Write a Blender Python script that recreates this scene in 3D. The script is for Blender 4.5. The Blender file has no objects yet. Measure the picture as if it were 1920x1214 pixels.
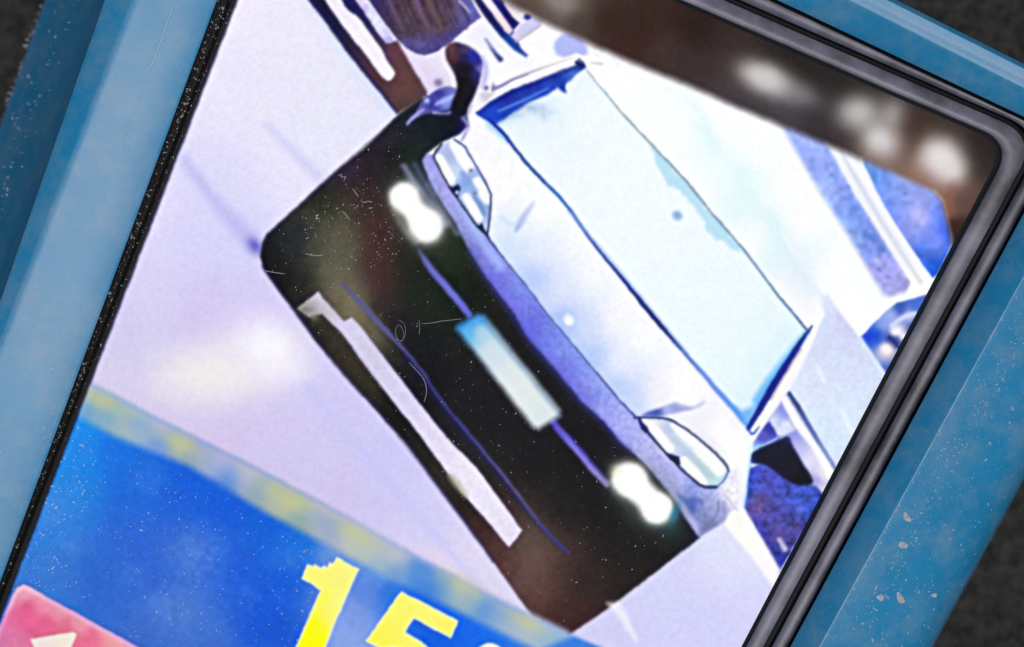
import bpy, bmesh, math, random
import numpy as np
from mathutils import Vector

# ------------------------------------------------------------------ camera, light, exposure
sc = bpy.context.scene
COL = sc.collection
S = 6.25e-5            # metres per photograph pixel on the screen glass (1920 px = 12 cm)
CX, CY = 960.0, 607.0
HP = 2667.0            # camera height over the glass, in the same pixel units
cam_d = bpy.data.cameras.new('camera')
cam = bpy.data.objects.new('camera', cam_d)
COL.objects.link(cam)
cam.location = (0, 0, HP * S)
cam_d.sensor_width = 36.0
cam_d.lens = 36.0 * HP / 1920.0
cam_d.clip_start = 0.002
cam_d.clip_end = 50
cam_d.dof.use_dof = True
cam_d.dof.focus_distance = HP * S
cam_d.dof.aperture_fstop = 13.0
sc.camera = cam

SUN_DIR = Vector((0.21, -0.11, 1.0)).normalized()      # towards the sun
elev = math.asin(SUN_DIR.z)
azim = math.atan2(SUN_DIR.x, SUN_DIR.y)
w = bpy.data.worlds.new('World')
sc.world = w
w.use_nodes = True
nt = w.node_tree
bg = nt.nodes['Background']
sky = nt.nodes.new('ShaderNodeTexSky')
sky.sky_type = 'NISHITA'
sky.sun_disc = False
sky.sun_elevation = elev
sky.dust_density = 4.0
sky.sun_rotation = azim
nt.links.new(sky.outputs[0], bg.inputs[0])
bg.inputs[1].default_value = 0.055
sun_d = bpy.data.lights.new('sun', 'SUN')
sun_d.energy = 1.5
sun_d.angle = math.radians(30)
sun_d.color = (1.0, 0.98, 0.94)
sun = bpy.data.objects.new('sun', sun_d)
COL.objects.link(sun)
sun.rotation_euler = SUN_DIR.to_track_quat('Z', 'Y').to_euler()
sc.view_settings.view_transform = 'Standard'
sc.view_settings.look = 'None'
sc.view_settings.exposure = 0.6
sc.view_settings.gamma = 1.0

# ------------------------------------------------------------------ helpers
def P(px, py, z=0.0):
    """photo pixel at height z (pixel units over the glass) -> metres"""
    k = 1.0 - z / HP
    return ((px - CX) * S * k, (CY - py) * S * k, z * S)

def mesh_obj(name, verts, faces, mat=None, parent=None, smooth=False):
    me = bpy.data.meshes.new(name)
    me.from_pydata(verts, [], faces)
    me.update()
    o = bpy.data.objects.new(name, me)
    COL.objects.link(o)
    if mat: me.materials.append(mat)
    if smooth:
        me.polygons.foreach_set('use_smooth', [True] * len(me.polygons))
    if parent: o.parent = parent
    return o

def tag(o, label=None, cat=None, group=None, kind=None):
    if label: o['label'] = label
    if cat: o['category'] = cat
    if group: o['group'] = group
    if kind: o['kind'] = kind
    return o

def lin(h):
    h = h.lstrip('#')
    c = [int(h[i:i + 2], 16) / 255 for i in (0, 2, 4)]
    return [x / 12.92 if x <= 0.04045 else ((x + 0.055) / 1.055) ** 2.4 for x in c]

def material(name, base, rough=0.5, spec=0.5, noise=0.0, nscale=300.0, bump=0.0, bscale=2000.0, base2=None, alpha=1.0):
    m = bpy.data.materials.new(name)
    m.use_nodes = True
    n, l = m.node_tree.nodes, m.node_tree.links
    b = n['Principled BSDF']
    b.inputs['Roughness'].default_value = rough
    b.inputs['Specular IOR Level'].default_value = spec
    b.inputs['Alpha'].default_value = alpha
    tc = n.new('ShaderNodeTexCoord')
    if noise > 0 or base2:
        t = n.new('ShaderNodeTexNoise'); t.inputs['Scale'].default_value = nscale
        t.inputs['Detail'].default_value = 6.0; t.inputs['Roughness'].default_value = 0.65
        l.new(tc.outputs['Object'], t.inputs['Vector'])
        r = n.new('ShaderNodeValToRGB')
        r.color_ramp.elements[0].position = 0.35; r.color_ramp.elements[1].position = 0.68
        b2 = base2 or [min(1, x * (1 + noise)) for x in base]
        r.color_ramp.elements[0].color = [*([x * (1 - noise) for x in base] if not base2 else base), 1]
        r.color_ramp.elements[1].color = [*b2, 1]
        l.new(t.outputs['Fac'], r.inputs['Fac']); l.new(r.outputs['Color'], b.inputs['Base Color'])
    else:
        b.inputs['Base Color'].default_value = (*base, 1)
    if bump > 0:
        t2 = n.new('ShaderNodeTexNoise'); t2.inputs['Scale'].default_value = bscale; t2.inputs['Detail'].default_value = 4
        l.new(tc.outputs['Object'], t2.inputs['Vector'])
        bp = n.new('ShaderNodeBump'); bp.inputs['Strength'].default_value = bump; bp.inputs['Distance'].default_value = 0.0002
        l.new(t2.outputs['Fac'], bp.inputs['Height']); l.new(bp.outputs['Normal'], b.inputs['Normal'])
    return m

M_BLUE = material('blue_plastic', (0.007, 0.153, 0.310), 0.38, 0.36, noise=0.05, nscale=120, bump=0.05, bscale=2600)
def scuff(m, col, scale, lo, hi, amt):
    n, l = m.node_tree.nodes, m.node_tree.links
    b = n['Principled BSDF']
    src = b.inputs['Base Color'].links[0].from_socket
    tc = n.new('ShaderNodeTexCoord'); t = n.new('ShaderNodeTexNoise')
    t.inputs['Scale'].default_value = scale; t.inputs['Detail'].default_value = 8; t.inputs['Roughness'].default_value = 0.75
    l.new(tc.outputs['Object'], t.inputs['Vector'])
    r = n.new('ShaderNodeMapRange'); r.inputs['From Min'].default_value = lo; r.inputs['From Max'].default_value = hi
    r.inputs['To Max'].default_value = amt
    l.new(t.outputs['Fac'], r.inputs['Value'])
    mx = n.new('ShaderNodeMix'); mx.data_type = 'RGBA'
    l.new(r.outputs['Result'], mx.inputs['Factor']); l.new(src, mx.inputs['A']); mx.inputs['B'].default_value = (*col, 1)
    l.new(mx.outputs['Result'], b.inputs['Base Color'])
scuff(M_BLUE, (0.13, 0.21, 0.29), 190, 0.44, 0.74, 0.6)
scuff(M_BLUE, (0.22, 0.29, 0.34), 1500, 0.60, 0.72, 0.4)
M_BLACK = material('black_rubber', (0.006, 0.005, 0.005), 0.75, 0.25, noise=0.5, nscale=1800, bump=0.5, bscale=3000)
M_RIM = material('grey_black_plastic', (0.020, 0.020, 0.030), 0.52, 0.6, base2=(0.17, 0.165, 0.22), nscale=80, bump=0.5, bscale=170)  # grey mottling puts blotchy reflections into the plastic's colour
M_GROOVE = material('groove_rubber', (0.008, 0.011, 0.012), 0.7, 0.2)
M_SCUFF_HIGHLIGHT = material('scuff_highlight_plastic', (0.22, 0.38, 0.50), 0.55, 0.5)  # real scuff on the moulding line, painted highlight on the ridge tube
M_DUST = material('dust', (0.52, 0.54, 0.56), 0.9, 0.1, alpha=0.42)
M_LINT = material('lint', (0.5, 0.5, 0.5), 0.9, 0.1, alpha=0.24)
M_DIRT = material('dirt', (0.55, 0.50, 0.45), 0.9, 0.1, noise=0.3, nscale=1500, alpha=0.5)
M_GROUND = material('dark_ground', (0.005, 0.005, 0.005), 0.9, 0.2, base2=(0.027, 0.027, 0.024), nscale=520, bump=0.4, bscale=1500)

# ------------------------------------------------------------------ the picture on the screen (flat, self-lit)
G = 1.75
X0, Y0, X1, Y1 = -70.0, -330.0, 1900.0, 1400.0
NX, NY = int((X1 - X0) / G) + 1, int((Y1 - Y0) / G) + 1
gx = X0 + np.arange(NX) * G
gy = Y0 + np.arange(NY) * G
XX, YY = np.meshgrid(gx, gy)
XX = XX.astype(np.float32); YY = YY.astype(np.float32)
IMG = np.zeros((NY, NX, 3), np.float32)
PID = np.zeros((NY, NX), np.int32)
PARTS = ['screen_picture']            # id -> key
def pid_of(k):
    if k not in PARTS: PARTS.append(k)
    return PARTS.index(k)

def lift(samples, amt):
    return [(x, y, hx(h) * (1 - amt) + np.array([0.955, 0.985, 1.0], np.float32) * amt) for x, y, h in samples]
def hx(h):
    if not isinstance(h, str): return h
    h = h.lstrip('#')
    return np.array([int(h[i:i + 2], 16) / 255 for i in (0, 2, 4)], np.float32)

rng = np.random.default_rng(7)
def vnoise(cell, seed):
    r = np.random.default_rng(seed)
    nx, ny = int((X1 - X0) / cell) + 3, int((Y1 - Y0) / cell) + 3
    g = r.random((ny, nx), dtype=np.float32)
    u = (XX - X0) / cell; v = (YY - Y0) / cell
    i = u.astype(int); j = v.astype(int); fu = u - i; fv = v - j
    fu = fu * fu * (3 - 2 * fu); fv = fv * fv * (3 - 2 * fv)
    return (g[j, i] * (1 - fu) + g[j, i + 1] * fu) * (1 - fv) + (g[j + 1, i] * (1 - fu) + g[j + 1, i + 1] * fu) * fv
N4, N9, N22, N60 = vnoise(4, 1), vnoise(9, 2), vnoise(22, 3), vnoise(60, 4)
FINE = (0.5 * N4 + 0.5 * vnoise(6, 5)) - 0.5
MID = 0.6 * N9 + 0.4 * N22 - 0.5
BIG = 0.6 * N60 + 0.4 * N22 - 0.5

XM, YM = XX.copy(), YY.copy()       # mesh positions
XX = XX + 0.9 * (N9 - 0.5) + 1.4 * (N22 - 0.5) + 0.8 * (N4 - 0.5)
YY = YY + 0.9 * (vnoise(9, 12) - 0.5) + 1.4 * (vnoise(22, 13) - 0.5) + 0.8 * (vnoise(4, 14) - 0.5)

def chaikin(p, n=2, closed=True):
    p = [tuple(map(float, q)) for q in p]
    for _ in range(n):
        o = []
        m = len(p)
        rngk = range(m if closed else m - 1)
        if not closed: o.append(p[0])
        for i in rngk:
            a, b = p[i], p[(i + 1) % m]
            o.append((a[0] * .75 + b[0] * .25, a[1] * .75 + b[1] * .25))
            o.append((a[0] * .25 + b[0] * .75, a[1] * .25 + b[1] * .75))
        if not closed: o.append(p[-1])
        p = o
    return p

def win(pts, pad):
    a = np.array(pts, np.float32)
    i0 = max(0, int((a[:, 0].min() - pad - X0) / G)); i1 = min(NX, int((a[:, 0].max() + pad - X0) / G) + 2)
    j0 = max(0, int((a[:, 1].min() - pad - Y0) / G)); j1 = min(NY, int((a[:, 1].max() + pad - Y0) / G) + 2)
    return slice(j0, j1), slice(i0, i1)

def sdf(pts, x, y):
    d = np.full(x.shape, 1e12, np.float32); ins = np.zeros(x.shape, bool)
    n = len(pts)
    for k in range(n):
        ax, ay = pts[k]; bx, by = pts[(k + 1) % n]
        ex, ey = bx - ax, by - ay
        L = ex * ex + ey * ey
        if L < 1e-9: continue
        wx, wy = x - ax, y - ay
        t = np.clip((wx * ex + wy * ey) / L, 0, 1)
        d = np.minimum(d, (wx - t * ex) ** 2 + (wy - t * ey) ** 2)
        if ay != by:
            c = ((ay > y) != (by > y)) & (x < ex * (y - ay) / ey + ax)
            ins ^= c
    d = np.sqrt(d)
    return np.where(ins, -d, d)

def shade(col, x, y):
    """a hex colour, or a list of (x, y, hex) samples blended smoothly"""
    if isinstance(col, str):
        return hx(col)
    acc = np.zeros(x.shape + (3,), np.float32); ws = np.zeros(x.shape, np.float32)
    pts = np.array([[s[0], s[1]] for s in col], np.float32)
    dd = np.hypot(pts[:, None, 0] - pts[None, :, 0], pts[:, None, 1] - pts[None, :, 1])
    np.fill_diagonal(dd, 1e9)
    nn = np.sort(dd, 1)[:, :3].mean(1) if len(col) > 3 else dd.min(1)
    for s, e in zip(col, nn):
        q = 1.0 / (((x - s[0]) ** 2 + (y - s[1]) ** 2) + (0.55 * e) ** 2 + 4.0) ** 2.0
        acc += q[..., None] * hx(s[2]); ws += q
    return acc / ws[..., None]

def put(sl, a, c, part):
    IMG[sl] = IMG[sl] * (1 - a[..., None]) + c * a[..., None]
    if part: PID[sl][a > 0.5] = pid_of(part)

def fill(pts, col, soft=3.0, smooth=0, part=None, op=1.0, wob=0.0, tex=0.0, fine=0.0):
    if smooth: pts = chaikin(pts, smooth)
    sl = win(pts, soft + 4 + wob)
    x, y = XX[sl], YY[sl]
    d = sdf(pts, x, y)
    if wob: d = d + wob * 2 * MID[sl]
    t = np.clip(0.5 - d / (2 * soft), 0, 1)
    a = (t * t * (3 - 2 * t)) * op
    c = shade(col, x, y)
    if tex or fine:
        c = np.clip(np.broadcast_to(c, x.shape + (3,)) * (1 + tex * 2 * MID[sl] + fine * 2 * FINE[sl])[..., None], 0, 1)
    put(sl, a, c, part)

def line(pts, wd, col, soft=2.0, smooth=1, part=None, op=1.0, wob=0.0):
    """polyline with a width per point (or one width)"""
    if not isinstance(wd, (list, tuple)): wd = [wd] * len(pts)
    p = [(x, y, q) for (x, y), q in zip(pts, wd)]
    for _ in range(smooth):
        o = [p[0]]
        for a, b in zip(p[:-1], p[1:]):
            o.append(tuple(a[i] * .75 + b[i] * .25 for i in range(3)))
            o.append(tuple(a[i] * .25 + b[i] * .75 for i in range(3)))
        o.append(p[-1]); p = o
    sl = win([(q[0], q[1]) for q in p], max(wd) + soft + 4)
    x, y = XX[sl], YY[sl]
    d = np.full(x.shape, 1e9, np.float32)
    for a, b in zip(p[:-1], p[1:]):
        ex, ey = b[0] - a[0], b[1] - a[1]
        t = np.clip(((x - a[0]) * ex + (y - a[1]) * ey) / max(ex * ex + ey * ey, 1e-9), 0, 1)
        d = np.minimum(d, np.hypot(x - a[0] - t * ex, y - a[1] - t * ey) - (a[2] + (b[2] - a[2]) * t) / 2)
    if wob: d = d + wob * 2 * MID[sl]
    t = np.clip(0.5 - d / (2 * soft), 0, 1)
    a = t * t * (3 - 2 * t) * op
    put(sl, a, shade(col, x, y), part)

def blob(cx, cy, rx, ry, col, ang=0.0, op=1.0, hard=1.0, part=None, tex=0.0):
    """soft elliptical glow; hard > 1 gives a flatter top"""
    R = max(rx, ry) * 2.6
    sl = win([(cx - R, cy - R), (cx + R, cy + R)], 0)
    x, y = XX[sl] - cx, YY[sl] - cy
    c, s = math.cos(math.radians(ang)), math.sin(math.radians(ang))
    q = ((x * c + y * s) / rx) ** 2 + ((-x * s + y * c) / ry) ** 2
    a = np.exp(-q ** hard) * op
    if tex: a = np.clip(a * (1 + tex * 2 * MID[sl]), 0, 1)
    put(sl, a, shade(col, XX[sl], YY[sl]), part)

# --- road
ALL = [(X0, Y0), (X1, Y0), (X1, Y1), (X0, Y1)]
fill([(X0 - 50, Y0 - 50), (X1 + 50, Y0 - 50), (X1 + 50, Y1 + 50), (X0 - 50, Y1 + 50)], [
    (450, 20, 'f1ecff'), (550, 60, 'eeeafc'), (480, -200, 'efebfd'), (600, 170, 'e9e8fb'), (500, 180, 'e9e6fa'), (430, 170, 'ebe6fc'),
    (600, 270, 'e8e8fc'), (400, 340, 'dcd9fb'), (350, 440, 'd8d5fb'), (300, 400, 'e3ddfb'), (430, 480, 'd5d4fb'), (560, 320, 'e9e6fd'),
    (400, 560, 'd3caf3'), (470, 560, 'd4cbf4'), (300, 560, 'd8d4f5'), (240, 640, 'd2ccf0'), (250, 720, 'd1c9ec'), (190, 690, 'd8d0f0'),
    (370, 610, 'd3c6f0'), (600, 760, 'd1cbf6'), (600, 840, 'cfc9f2'), (520, 880, 'cfc6f0'), (540, 800, 'd3c9f2'), (440, 840, 'd3c5ea'),
    (700, 980, 'cfc8f2'), (720, 880, 'cbcaf8'), (800, 1000, 'cfcdf8'), (850, 1060, 'e0d8f2'), (800, 1040, 'dcd2ee'), (900, 1080, 'dcd6f4'),
    (640, 920, 'cfc5ee'), (1250, 1110, 'd3d3fa'), (1380, 1040, 'e2e4fb'), (1330, 1180, 'd0cffa'), (1180, 1170, 'cfcdf6'),
    (1420, 1150, 'd6d6fb'), (1150, 1350, 'cfcdf6'), (300, 1100, 'd0c8ee')], 10, part='screen_picture', fine=0.015)
blob(430, 690, 135, 66, 'eae4ee', -12, 0.9, hard=1.3, tex=0.18)
blob(385, 705, 90, 48, 'f0ecec', 0, 0.85, tex=0.3)
blob(505, 650, 62, 48, 'faf8ff', 30, 1.0, tex=0.22)
blob(535, 690, 42, 34, 'f4f0fc', 0, 0.6, tex=0.3)
line([(345, 300), (400, 375), (450, 430), (480, 462)], [14, 22, 30, 34], 'b4b0ee', 16, op=0.62)
blob(478, 462, 18, 12, '5450b8', 50, 0.8)
line([(500, 235), (545, 280), (600, 335)], [8, 16, 18], 'bfbdf2', 14, op=0.5)
line([(575, 725), (680, 850), (800, 985), (905, 1105)], 12, 'c3c4fb', 14, op=0.6)
line([(520, -120), (568, -8), (640, 90), (735, 215)], 16, 'cfdcfb', 12, op=0.7)

# --- far background, upper right: pale glare, then the pieces in front of it
T = 'glare_background'
fill([(744, 213), (578, 0), (480, -130), (560, -330), (900, -330), (1900, 200), (1900, 620), (1640, 1010), (1462, 1067), (1395, 950), (1100, 400)],
     [(800, 140, 'dccff0'), (870, 60, 'f3eefb'), (960, 100, 'fffdff'), (1060, 140, 'ffffff'), (1200, 200, 'ffffff'), (1300, 240, 'f2fdff'),
      (1330, 330, 'f6feff'), (1400, 400, 'e6fbfd'), (1480, 400, 'ffffff'), (1560, 500, 'ffffff'), (1480, 300, 'fbffff'), (1560, 600, 'dbe4fb'),
      (1600, 660, 'd7e2fa'), (1600, 760, 'd8e4fb'), (1560, 820, 'd8e6fd'), (1500, 700, 'e0e9fd'), (1640, 560, 'ffffff')], 3, fine=0.01)

# --- lorry behind, upper left
K = 'pictured_lorry'
fill([(579, 0), (520, -75), (620, -75), (668, 0), (724, 80), (745, 76), (772, 124), (801, 172), (800, 186), (748, 216), (744, 213), (651, 99)],
     [(585, 0, '141238'), (600, 30, '1e1c33'), (620, 60, '1c1a2e'), (650, 90, '2a2028'), (680, 130, '4a2c3a'), (700, 150, '4b3038'),
      (720, 180, '51383e'), (755, 165, '63413c'), (780, 170, '5a4044'), (745, 130, '5f403f'), (735, 100, '6a3a3e'), (760, 200, '4b3a38'),
      (645, 10, '1a1858'), (665, 45, '2a2560'), (690, 70, '352e58'), (712, 90, '3d3252'), (722, 105, '4a3a60')], 4, part=K, tex=0.06)
line([(583, -4), (655, 96), (746, 214)], 5, '1c1c66', 4, op=0.8)
fill([(605, -5), (590, -40), (612, -40), (638, -5), (650, 18), (672, 32), (690, 58), (706, 78), (720, 100), (726, 116), (738, 131), (741, 140), (731, 152), (722, 151), (708, 134), (680, 96), (650, 60)],
     [(630, 20, 'efe8f8'), (690, 90, 'f6f1fd'), (730, 140, 'f6effa')], 3, 1, part=K + '>white_bar', fine=0.02)
fill([(668, -2), (650, -40), (668, -40), (690, 3), (716, 42), (738, 72), (734, 82), (724, 80), (700, 50)],
     [(690, 20, 'cfccf6'), (705, 40, 'dcdcfb'), (733, 72, '9a94d8'), (678, 8, 'b9a6d2')], 2.5, 1, part=K + '>white_bar', tex=0.22)
# grille
fill([(688, -5), (660, -60), (860, -60), (882, -5), (893, 16), (903, 33), (870, 58), (852, 75), (834, 88), (812, 101), (795, 104), (778, 100), (762, 90), (746, 75), (720, 42)],
     [(720, 30, '3f3560'), (750, 30, '54404c'), (790, 20, '5c4450'), (840, 20, '55404f'), (800, 50, '544250'), (830, 45, '56424a'), (770, 60, '46383e'),
      (870, 40, '5a5498'), (890, 25, '6e72d0'), (850, 65, '4f4890'), (790, 92, '5a5296'), (770, 80, '565090'), (820, 85, '4c4488'), (700, 5, '2c2870')],
     2.5, part=K + '>grille', tex=0.15, fine=0.08)
for i, (a, wd) in enumerate(((726, 6), (752, 5), (776, 7), (800, 5), (826, 6), (848, 5))):
    line([(a - 10, -40), (a + 6, 10), (a + 28, 56)], [wd, wd, 3], ['6e5472', '43303a', '745a86', '7a5a58', '4a3848', '6b5486'][i], 3, op=0.75, wob=1.5)
for a in (714, 739, 764, 788, 813, 837, 860):
    line([(a - 12, -40), (a + 4, 8), (a + 22, 46)], [4, 4, 2], '2c1f30', 2.5, op=0.55, wob=1.0)
line([(862, 2), (874, 16), (880, 24)], [5, 5, 3], 'b9b0e0', 3, op=0.9)
# white spots under the grille
fill([(903, 34), (870, 60), (853, 74), (862, 84), (890, 96), (905, 116), (908, 140), (940, 160), (1000, 140), (1000, 110), (966, 92)],
     [(900, 55, 'f4f0fd'), (930, 130, 'fdfdff'), (925, 60, 'eaf0fd'), (870, 80, 'fbf2fc')], 5)
line([(800, 108), (828, 98), (838, 94)], [4, 5, 6], 'efe8fa', 4)
line([(911, 74), (925, 96), (938, 112)], [4, 6, 10], [(911, 74, '8f94c8'), (938, 112, '2c3c86')], 4)
# dark band and bars right of the grille
fill([(886, -3), (870, -40), (900, -40), (919, -4), (940, 22), (962, 55), (968, 72), (978, 92), (990, 104), (986, 108), (962, 93), (936, 66), (910, 34)],
     [(890, 5, '2a1f50'), (915, 35, '241c50'), (940, 60, '1b2470'), (955, 82, '1a4aa6'), (975, 96, '22409a'), (985, 104, '8a84c0')], 3, part=K + '>dark_rail')
fill([(916, -3), (900, -40), (930, -40), (946, 10), (974, 44), (962, 57), (950, 44)], [(930, 10, '1a1470'), (960, 40, '201a60')], 3)
fill([(900, -4), (918, -4), (962, 57), (955, 66), (948, 60)], [(915, 10, 'efe4f6'), (940, 40, 'ecd6e2'), (956, 60, 'e0cbe2')], 2.5, part=K + '>white_bar')
fill([(946, 8), (960, 12), (985, 37), (977, 45), (960, 30)], [(955, 15, 'e8d8e0'), (980, 40, 'efe2f0')], 2.5, part=K + '>white_bar')
blob(989, 33, 8, 6, '171c92', 30, 0.95, hard=2)
fill([(957, 68), (975, 47), (1000, 33), (1018, 38), (1012, 48), (985, 66), (968, 78)], [(960, 68, 'd6c8ee'), (990, 48, 'cfcdf6')], 3, part=K + '>tail_lamp')
line([(968, 79), (985, 68), (1012, 48)], [4, 5, 5], 'b3b0ca', 3, op=0.8)
fill([(1035, 85), (1055, 62), (1081, 66), (1096, 79), (1106, 99), (1088, 111), (1047, 109)], [(1050, 80, 'b2bdf6'), (1085, 90, 'b4bafa')], 6, 1)
blob(822, 156, 8, 8, '66547c', 0, 0.95, hard=1.6)
blob(822, 158, 20, 14, 'cfc2ea', 0, 0.4)

# --- second vehicle, upper right
V = 'pictured_van'
fill([(1290, 150), (1500, 200), (1900, 360), (1800, 470), (1655, 702), (1613, 635), (1583, 598), (1540, 545), (1470, 440), (1380, 330)],
     [(1340, 230, 'ffffff'), (1400, 330, 'eafcfd'), (1440, 420, 'dff6fb'), (1500, 500, 'e3f3fc'), (1420, 290, 'ffffff'), (1500, 400, 'ffffff'), (1560, 520, 'ffffff'),
      (1600, 590, 'ffffff'), (1640, 570, 'fbffff'), (1460, 250, 'fdffff'), (1480, 350, 'ffffff'), (1350, 330, 'effdff')], 5, part=V, fine=0.006)
fill([(1440, 190), (1510, 215), (1557, 280), (1597, 355), (1643, 427), (1681, 487), (1708, 530), (1703, 545), (1669, 556), (1656, 552), (1637, 521), (1611, 476), (1576, 419), (1529, 347)],
     [(1510, 270, '9db2fb'), (1545, 300, '94a6fa'), (1570, 350, '8ea0f6'), (1590, 390, '7f9bf0'), (1620, 430, '7894ee'), (1640, 460, '7d92ea'), (1665, 500, 'a3a5f0'),
      (1690, 530, 'aba6ee'), (1660, 540, 'b0b4f4'), (1600, 440, '9ab8fb'), (1550, 360, 'a2bcfb')], 9, 0, part=V + '>window', tex=0.16)
for (x, y, r, c) in ((1635, 446, 9, '4a7de2'), (1654, 468, 8, '4a78d8'), (1600, 392, 8, '5d8cec'), (1592, 350, 6, '6a84ea'), (1648, 505, 5, '6a78c8'), (1622, 442, 6, '4f80e0'), (1645, 490, 7, 'b0c4fa'), (1665, 520, 7, '8c86de'), (1560, 330, 6, '7590ee')):
    blob(x, y, r, r * .7, c, 20, 0.8, tex=0.3)
fill([(1612, 300), (1640, 292), (1700, 320), (1755, 360), (1772, 385), (1781, 430), (1784, 462), (1770, 492), (1752, 524), (1740, 516), (1690, 448), (1642, 366)],
     [(1630, 320, '6fa0f8'), (1660, 350, '86a2fa'), (1700, 345, '9aaefb'), (1735, 370, 'a0acfb'), (1725, 410, 'b2b4fb'), (1700, 440, '8e9cf4'), (1680, 400, '7b96f0'),
      (1765, 400, '5a7cf4'), (1776, 440, '2a58ee'), (1755, 450, '7f92f2'), (1750, 500, '1a62e8'), (1735, 480, '4a74ea'), (1640, 345, '5c96f0')], 3, 1, part=V + '>window', tex=0.13)
for (x, y, r, c) in ((1697, 363, 3, '5568b0'), (1720, 400, 13, 'c0c0fc'), (1668, 380, 7, '5f86e6'), (1748, 492, 8, '0f50d8'), (1700, 425, 6, '7d90ee')):
    blob(x, y, r, r, c, 0, 0.7)
fill([(1550, 266), (1612, 296), (1624, 318), (1660, 390), (1702, 458), (1742, 514), (1752, 528), (1742, 556), (1722, 566), (1708, 560), (1700, 546), (1708, 530), (1681, 487), (1643, 427), (1597, 355)],
     [(1570, 285, 'f4fbff'), (1640, 390, 'eef2fd'), (1690, 480, 'f0f2fb'), (1725, 535, 'fffefd'), (1715, 555, 'fffdf8')], 3, part=V + '>pillar')
line([(1578, 288), (1620, 360), (1662, 430), (1726, 530)], [5, 6, 6, 5], 'cfd3e8', 5, op=0.85)
line([(1597, 300), (1640, 370), (1700, 462), (1740, 518)], [6, 5, 6, 5], 'ffffff', 4)
# its headlamp cluster
fill([(1612, 636), (1633, 611), (1660, 585), (1682, 568), (1712, 560), (1740, 552), (1760, 560), (1700, 700), (1660, 702)],
     [(1630, 630, '1a50dc'), (1645, 635, '1c58d8'), (1670, 593, 'a8b6f2'), (1690, 580, '2e4fb0'), (1715, 580, '3a66d8'), (1660, 606, '8ca4ee'), (1706, 592, 'b8c4f6'),
      (1715, 610, '1a2c96'), (1684, 622, 'f6eefa'), (1672, 640, '243a9a'), (1662, 655, 'fdf0f2'), (1680, 645, '31407e'), (1690, 655, 'e9eefc'), (1672, 690, '2250c8'), (1700, 640, '2038a8')],
     3, part=V + '>headlamp')
line([(1672, 612), (1690, 596), (1716, 588)], [8, 9, 8], 'cdd5f8', 4)
blob(1680, 622, 11, 9, 'fbf4fb', 0, 0.95, hard=1.5); blob(1695, 632, 10, 9, 'f2f4fd', 0, 0.9, hard=1.5)
blob(1664, 655, 13, 11, 'fdf1f3', 30, 0.95, hard=1.5); line([(1668, 632), (1680, 646), (1690, 660)], [4, 4, 3], '223078', 2.5)
blob(1634, 632, 16, 9, '1746d6', -25, 0.9, hard=1.4)
line([(1614, 637), (1634, 668), (1656, 700)], 8, 'e4effe', 4)
fill([(1537, 560), (1552, 552), (1583, 598), (1613, 637), (1656, 702), (1600, 830), (1565, 880), (1479, 736), (1492, 715), (1510, 672), (1534, 612)],
     [(1545, 580, 'dfe9fd'), (1560, 610, 'd6dffa'), (1583, 610, 'cfcef4'), (1600, 650, 'd4daf8'), (1570, 690, 'd5e0fa'), (1540, 720, 'dae3fb'), (1620, 720, 'd6e3fb'),
      (1560, 800, 'd5e6fd'), (1590, 780, 'dce9fd'), (1500, 730, 'e0eafd')], 5, fine=0.03)
line([(1533, 690), (1545, 715)], [4, 9], 'f1f6ff', 4, op=0.8); line([(1578, 770), (1598, 812)], [8, 12], 'eff5ff', 5, op=0.8)

# --- right mirror and what stands behind it
fill([(1404, 806), (1466, 742), (1482, 738), (1570, 880), (1560, 905), (1525, 920), (1440, 850)], [(1430, 830, '4d55c4'), (1445, 800, '4048b4'), (1465, 770, '8d96dc'), (1475, 800, 'c8d2f8')], 3)
fill([(1440, 790), (1462, 752), (1482, 796), (1492, 812), (1476, 816), (1458, 818)], [(1450, 790, 'cfd6f8'), (1470, 775, '8790dc'), (1478, 800, 'dfe8fd')], 4, tex=0.1)
fill([(1412, 842), (1404, 822), (1432, 800), (1444, 790), (1458, 816), (1452, 828), (1430, 842)], [(1430, 822, '5a58c0'), (1446, 800, '2e34a4'), (1412, 838, '8cc4fa')], 3, tex=0.2)
line([(1414, 842), (1440, 832), (1456, 822)], [4, 4, 3], '9fd0fb', 3)
fill([(1462, 745), (1475, 742), (1500, 785), (1535, 836), (1566, 884), (1562, 900), (1548, 905), (1520, 868), (1498, 816)],
     [(1470, 750, 'fdfdff'), (1510, 812, 'f6f6fe'), (1550, 890, 'fffefd')], 4, part='pictured_car>mirror_arm')
line([(1480, 738), (1502, 772), (1530, 822), (1564, 875)], [7, 9, 8, 5], [(1490, 755, '33467c'), (1520, 800, '5a70b4'), (1550, 850, '8496cc')], 2.5)
fill([(1474, 815), (1494, 806), (1520, 838), (1544, 880), (1556, 905), (1545, 918), (1536, 932), (1526, 912), (1500, 880)],
     [(1485, 825, '8287e0'), (1500, 850, 'b6b8ee'), (1520, 860, 'e6e4fa'), (1540, 892, 'fdfbff'), (1530, 900, '8b8cd4'), (1535, 920, 'f0ecfa')], 4, part='pictured_car>wing_mirror')
fill([(1401, 880), (1440, 866), (1475, 893), (1500, 908), (1530, 912), (1545, 930), (1460, 1075), (1428, 1012), (1393, 950)],
     [(1410, 885, '2c4ac8'), (1430, 890, '4a4aae'), (1400, 935, '2a62d6'), (1470, 930, '4450b8'), (1420, 950, '6a4c92'), (1440, 960, '504ca8'), (1500, 930, '3c58c8'),
      (1510, 965, '3a56cc'), (1480, 985, '40469e'), (1425, 985, '3c3c9c'), (1455, 1040, '2c3cb0'), (1490, 990, '54489a'), (1460, 1005, '5a4c94'), (1445, 1010, '3a3ca0')],
     3, part='pictured_verge', tex=0.28, fine=0.22)
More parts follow.
